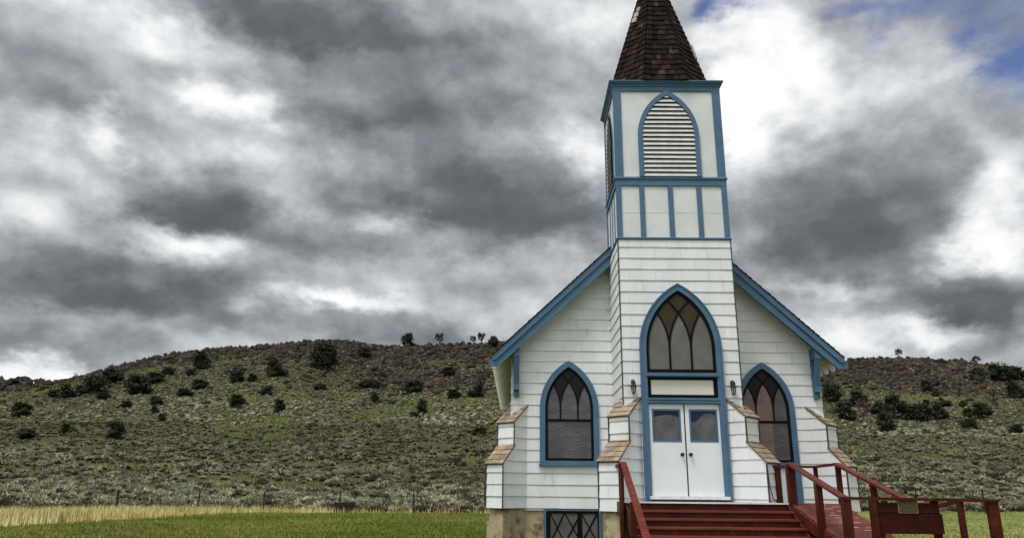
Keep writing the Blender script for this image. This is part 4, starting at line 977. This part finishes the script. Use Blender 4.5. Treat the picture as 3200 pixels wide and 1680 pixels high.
# ================================================================== sagebrush, rocks, grass: uncountable cover
def in_view(x, y, m=1.5):
    """ground the photograph could plausibly see, with a wide margin to the sides"""
    d = y + 16.7; return np.abs(x + 3.6) < d * .74 + 6
def bush_template(rng, nl, size, core):
    """a rounded mound of upright twig sprays over a stem core painted dark like inner shade; unit radius"""
    nb = 7; a = rng.uniform(0, 6.283, nb); r = np.sqrt(rng.random(nb)) * .62; cx, cy = r * np.cos(a), r * np.sin(a); cz_ = rng.uniform(.30, .75, nb) * (1 - .45 * r); cr = rng.uniform(.30, .48, nb)
    k = rng.integers(0, nb, nl); d = rng.normal(size=(nl, 3)); d[:, 2] = np.abs(d[:, 2]) * 1.1 - .25; d /= np.linalg.norm(d, axis=1)[:, None]
    c = np.stack([cx[k], cy[k], cz_[k]], 1) + d * (cr[k] * rng.uniform(.6, 1.1, nl))[:, None]; c[:, 2] = np.clip(c[:, 2], .03, None)
    up = d + np.array([[0, 0, .8]]) + .35 * rng.normal(size=(nl, 3)); up /= np.linalg.norm(up, axis=1)[:, None]
    s = np.cross(up, rng.normal(size=(nl, 3))); s /= np.linalg.norm(s, axis=1)[:, None]; L_ = (size * rng.uniform(.7, 1.5, nl))[:, None]; W_ = L_ * .42
    v = np.stack([c - s * W_ - up * L_ * .5, c + s * W_ - up * L_ * .5, c + up * L_], 1).reshape(-1, 3); f = np.arange(3 * nl).reshape(-1, 3)
    tone = np.repeat(rng.uniform(.7, 1.35, nl) * rng.uniform(.8, 1.2, nb)[k], 3); leaf = np.ones(3 * nl)
    soft = core > 1.02
    V0, F0 = ICO1; iv = V0 * (np.array([[.78, .78, .52]]) if soft else np.array([[.66, .66, .42]])) * core * (1 + (.30 if soft else .2) * rng.normal(size=(len(V0), 1))) + np.array([[0, 0, .30]])
    return np.concatenate([v, iv]), np.concatenate([f, F0 + len(v)]), np.r_[tone, rng.uniform(.65, 1.1, len(iv))], np.r_[leaf, (np.ones if soft else np.zeros)(len(iv))]
def sage():
    rng = np.random.default_rng(11); vs, fs, cs = [], [], []; k = 0
    T = [[bush_template(rng, n_, s_, c_) for _ in range(6)] for n_, s_, c_ in ((190, .13, 1.0), (96, .165, 1.0), (22, .24, 1.1))]
    n = SAGEN
    y = 36 + (214 - 36) * rng.random(n) ** 1.15; x = rng.uniform(-185, 185, n)
    ok = in_view(x, y) & (y > sage_edge(x) + .5); x, y = x[ok], y[ok]
    y0 = rng.uniform(26, 44, 2600); x0 = rng.uniform(-60, 60, 2600); o2 = (y0 > sage_edge(x0) + .4) & (y0 < sage_edge(x0) + 6); x, y = np.r_[x, x0[o2]], np.r_[y, y0[o2]]
    ok = ~((np.abs(x + 15.15) < 1.1) & (y < 37.0)); x, y = x[ok], y[ok]
    dens = np.clip(.66 + 1.3 * (fbm(x, y, 6., 41) - .5) * 2, .08, 1) * (1 - .80 * patch_w(x, y)) * (1 - .35 * rock_w(x, y)) * np.interp(y, [36, 60, 130, 214], [1.0, .95, .8, .7])
    ok = rng.random(len(x)) < dens; x, y = x[ok], y[ok]
    lod = np.where(y < 62, 0, np.where(y < 105, 1, 2))
    s = np.interp(y, [36, 60, 110, 214], [.66, .46, .36, .44]) * rng.uniform(.55, 1.3, len(x)) * np.where(rng.random(len(x)) < .08, 1.45, 1.0)
    z = terrain(x, y); ty = rng.random(len(x)); pz = fbm(x, y, 22., 61)
    tone = np.where((ty < .58)[:, None], np.array([[.215, .203, .130]]), np.where((ty < .76)[:, None], np.array([[.130, .140, .075]]), np.where((ty < .84)[:, None], np.array([[.205, .180, .130]]), np.array([[.050, .047, .030]]))))
    tone = tone * (rng.uniform(.55, 1.3, len(x)) * (.6 + .8 * pz))[:, None] * SAGET
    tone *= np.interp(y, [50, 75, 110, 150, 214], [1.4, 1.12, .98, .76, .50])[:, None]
    stem_shade = np.array([[.040, .032, .024]])  # stem brown, also painting the shade inside the bush
    for i in range(len(x)):
        tv, tf, ts, lf = T[lod[i]][rng.integers(0, 6)]
        a = rng.uniform(0, 6.28); ca, sa = math.cos(a), math.sin(a); sx_, sy_, sz_ = s[i] * rng.uniform(.85, 1.3), s[i] * rng.uniform(.85, 1.3), s[i] * rng.uniform(.75, 1.1)
        v = np.stack([x[i] + (tv[:, 0] * ca - tv[:, 1] * sa) * sx_, y[i] + (tv[:, 0] * sa + tv[:, 1] * ca) * sy_, z[i] - .04 + tv[:, 2] * sz_], 1)
        vs.append(v); fs.append(tf + k); k += len(tv); cs.append(np.where((lf > 0)[:, None], ts[:, None] * tone[i][None], stem_shade))
    o = np_mesh('sagebrush', np.concatenate(vs), np.concatenate(fs), SAGEM, np.concatenate(cs)); o['kind'] = 'stuff'
    o['label'] = 'grey green sagebrush covering the slopes'
    print('sage', len(x), k)
sage()
def rocks():
    rng = np.random.default_rng(23); n = 26000
    y = rng.uniform(120, 226, n); x = rng.uniform(-150, 165, n); w = rock_w(x, np.minimum(y, 214)); ok = (rng.random(n) < w * .62) & in_view(x, y); x, y = x[ok], y[ok]
    xf = rng.uniform(-340, -255, 500); yf = rng.uniform(395, 440, 500); x, y = np.r_[x, xf], np.r_[y, yf]
    z = terrain(x, y); V0, F0 = ICO1; vs, fs, cs = [], [], []
    s = rng.uniform(.28, .85, len(x)) * np.where(rng.random(len(x)) < .1, 1.5, 1.0) * np.where(y > 300, 2.2, 1.0)
    for i in range(len(x)):
        v = V0 * (1 + .33 * rng.normal(size=(len(V0), 1)).clip(-1.6, 1.8)) * s[i] * rng.uniform(.7, 1.25, (1, 3)); a = rng.uniform(0, 6.28); ca, sa = math.cos(a), math.sin(a)
        v = np.stack([v[:, 0] * ca - v[:, 1] * sa, v[:, 0] * sa + v[:, 1] * ca, v[:, 2] * .85], 1) + [x[i], y[i], z[i] + .2 * s[i]]
        g = rng.uniform(.6, 1.5); t = rng.random(); base = (.046, .036, .028) if t < .7 else ((.062, .044, .032) if t < .9 else (.040, .040, .024))
        vs.append(v); fs.append(F0 + i * len(V0)); cs.append(np.tile(np.array([base]) * g, (len(V0), 1)))
    o = np_mesh('ridge_rocks', np.concatenate(vs), np.concatenate(fs), ROCKM, np.concatenate(cs)); o['kind'] = 'stuff'; o['label'] = 'brown lava boulders along the ridges'
    print('rocks', len(x))
rocks()
def blades(name, x, y, h, w, col, lean=.35):
    rng = np.random.default_rng(len(x)); n = len(x); z = terrain(x, y); a = rng.uniform(0, 6.28, n); l = rng.normal(0, lean, (n, 2)) * h[:, None]
    dx, dy = np.cos(a) * w / 2, np.sin(a) * w / 2
    v = np.stack([np.stack([x - dx, y - dy, z - .01], 1), np.stack([x + dx, y + dy, z - .01], 1), np.stack([x + l[:, 0], y + l[:, 1], z + h], 1)], 1).reshape(-1, 3)
    o = np_mesh(name, v, np.arange(3 * n).reshape(-1, 3), GRASSM, np.repeat(col, 3, 0)); o['kind'] = 'stuff'; return o
def grasses():
    rng = np.random.default_rng(31)
    n = 190000; y = rng.uniform(3, 42, n) ; x = rng.uniform(-42, 40, n)
    ok = in_view(x, y) & (y < sage_edge(x) + .8) & (straw_w(x, y) < .45) & ~((np.abs(x) < 4.4) & (y < 13)); x, y = x[ok], y[ok]
    g = fbm(x, y, 4., 71); g2 = fbm(x, y, 9., 73)
    col = mixa(lerp3((.086, .118, .014)), lerp3((.175, .185, .034)), np.clip((g - .35) * 2.6, 0, 1)); col = mixa(col, lerp3((.19, .155, .05)), np.clip((g2 - .60) * 3, 0, .7)) * rng.uniform(.8, 1.5, len(x))[:, None]
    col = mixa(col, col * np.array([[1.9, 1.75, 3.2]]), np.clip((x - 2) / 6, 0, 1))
    col = np.where((rng.random(len(x)) < .05)[:, None], np.array([[.26, .22, .09]]), col)
    o = blades('lawn_grass', x, y, rng.uniform(.04, .12, len(x)) * np.where(rng.random(len(x)) < .03, 2.2, 1), rng.uniform(.02, .045, len(x)), col, .5); o['label'] = 'short green grass on the lawn round the church'
    n = 150000; x = rng.uniform(-45, 16, n); y = rng.uniform(8, 40, n); w = straw_w(x, y); ok = (rng.random(n) < w) & in_view(x, y); x, y = x[ok], y[ok]
    g = fbm(x, y, 2., 81); col = mixa(lerp3((.66, .53, .20)), lerp3((.76, .67, .36)), np.clip((g - .3) * 2, 0, 1)) * rng.uniform(.6, 1.15, len(x))[:, None]
    col = np.where((rng.random(len(x)) < .10 + .5 * np.clip((fbm(x, y, 3.5, 87) - .58) * 5, 0, 1))[:, None], np.array([[.16, .17, .04]]), col)
    o = blades('dry_grass', x, y, rng.uniform(.18, .55, len(x)) * (.7 + .6 * g), rng.uniform(.02, .05, len(x)), col, .22); o['label'] = 'straw coloured dry grass along the lawn edge'
grasses()
def tufts():
    rng = np.random.default_rng(57); n = 420000; y = 37 + 170 * rng.random(n) ** 1.3; x = rng.uniform(-180, 180, n)
    ok = in_view(x, y) & (y > sage_edge(x)) & (rng.random(n) < np.clip(.25 + .75 * patch_w(x, y), 0, 1) * (1 - .8 * rock_w(x, y))); x, y = x[ok], y[ok]
    p = patch_w(x, y); g = fbm(x, y, 3., 91)
    col = mixa(lerp3((.088, .098, .036)), lerp3((.155, .170, .054)), p * .8 + .2 * g) ; col = mixa(col, lerp3((.19, .165, .085)), np.clip((g - .5) * 2.5, 0, .6)) * rng.uniform(.5, 1.5, len(x))[:, None]
    o = blades('hill_grass', x, y, rng.uniform(.10, .34, len(x)) * np.interp(y, [40, 120], [1, 1.4]), rng.uniform(.08, .22, len(x)) * np.interp(y, [40, 120], [.6, 1.5]), col, .6); o['label'] = 'thin bunch grass between the sagebrush'
tufts()
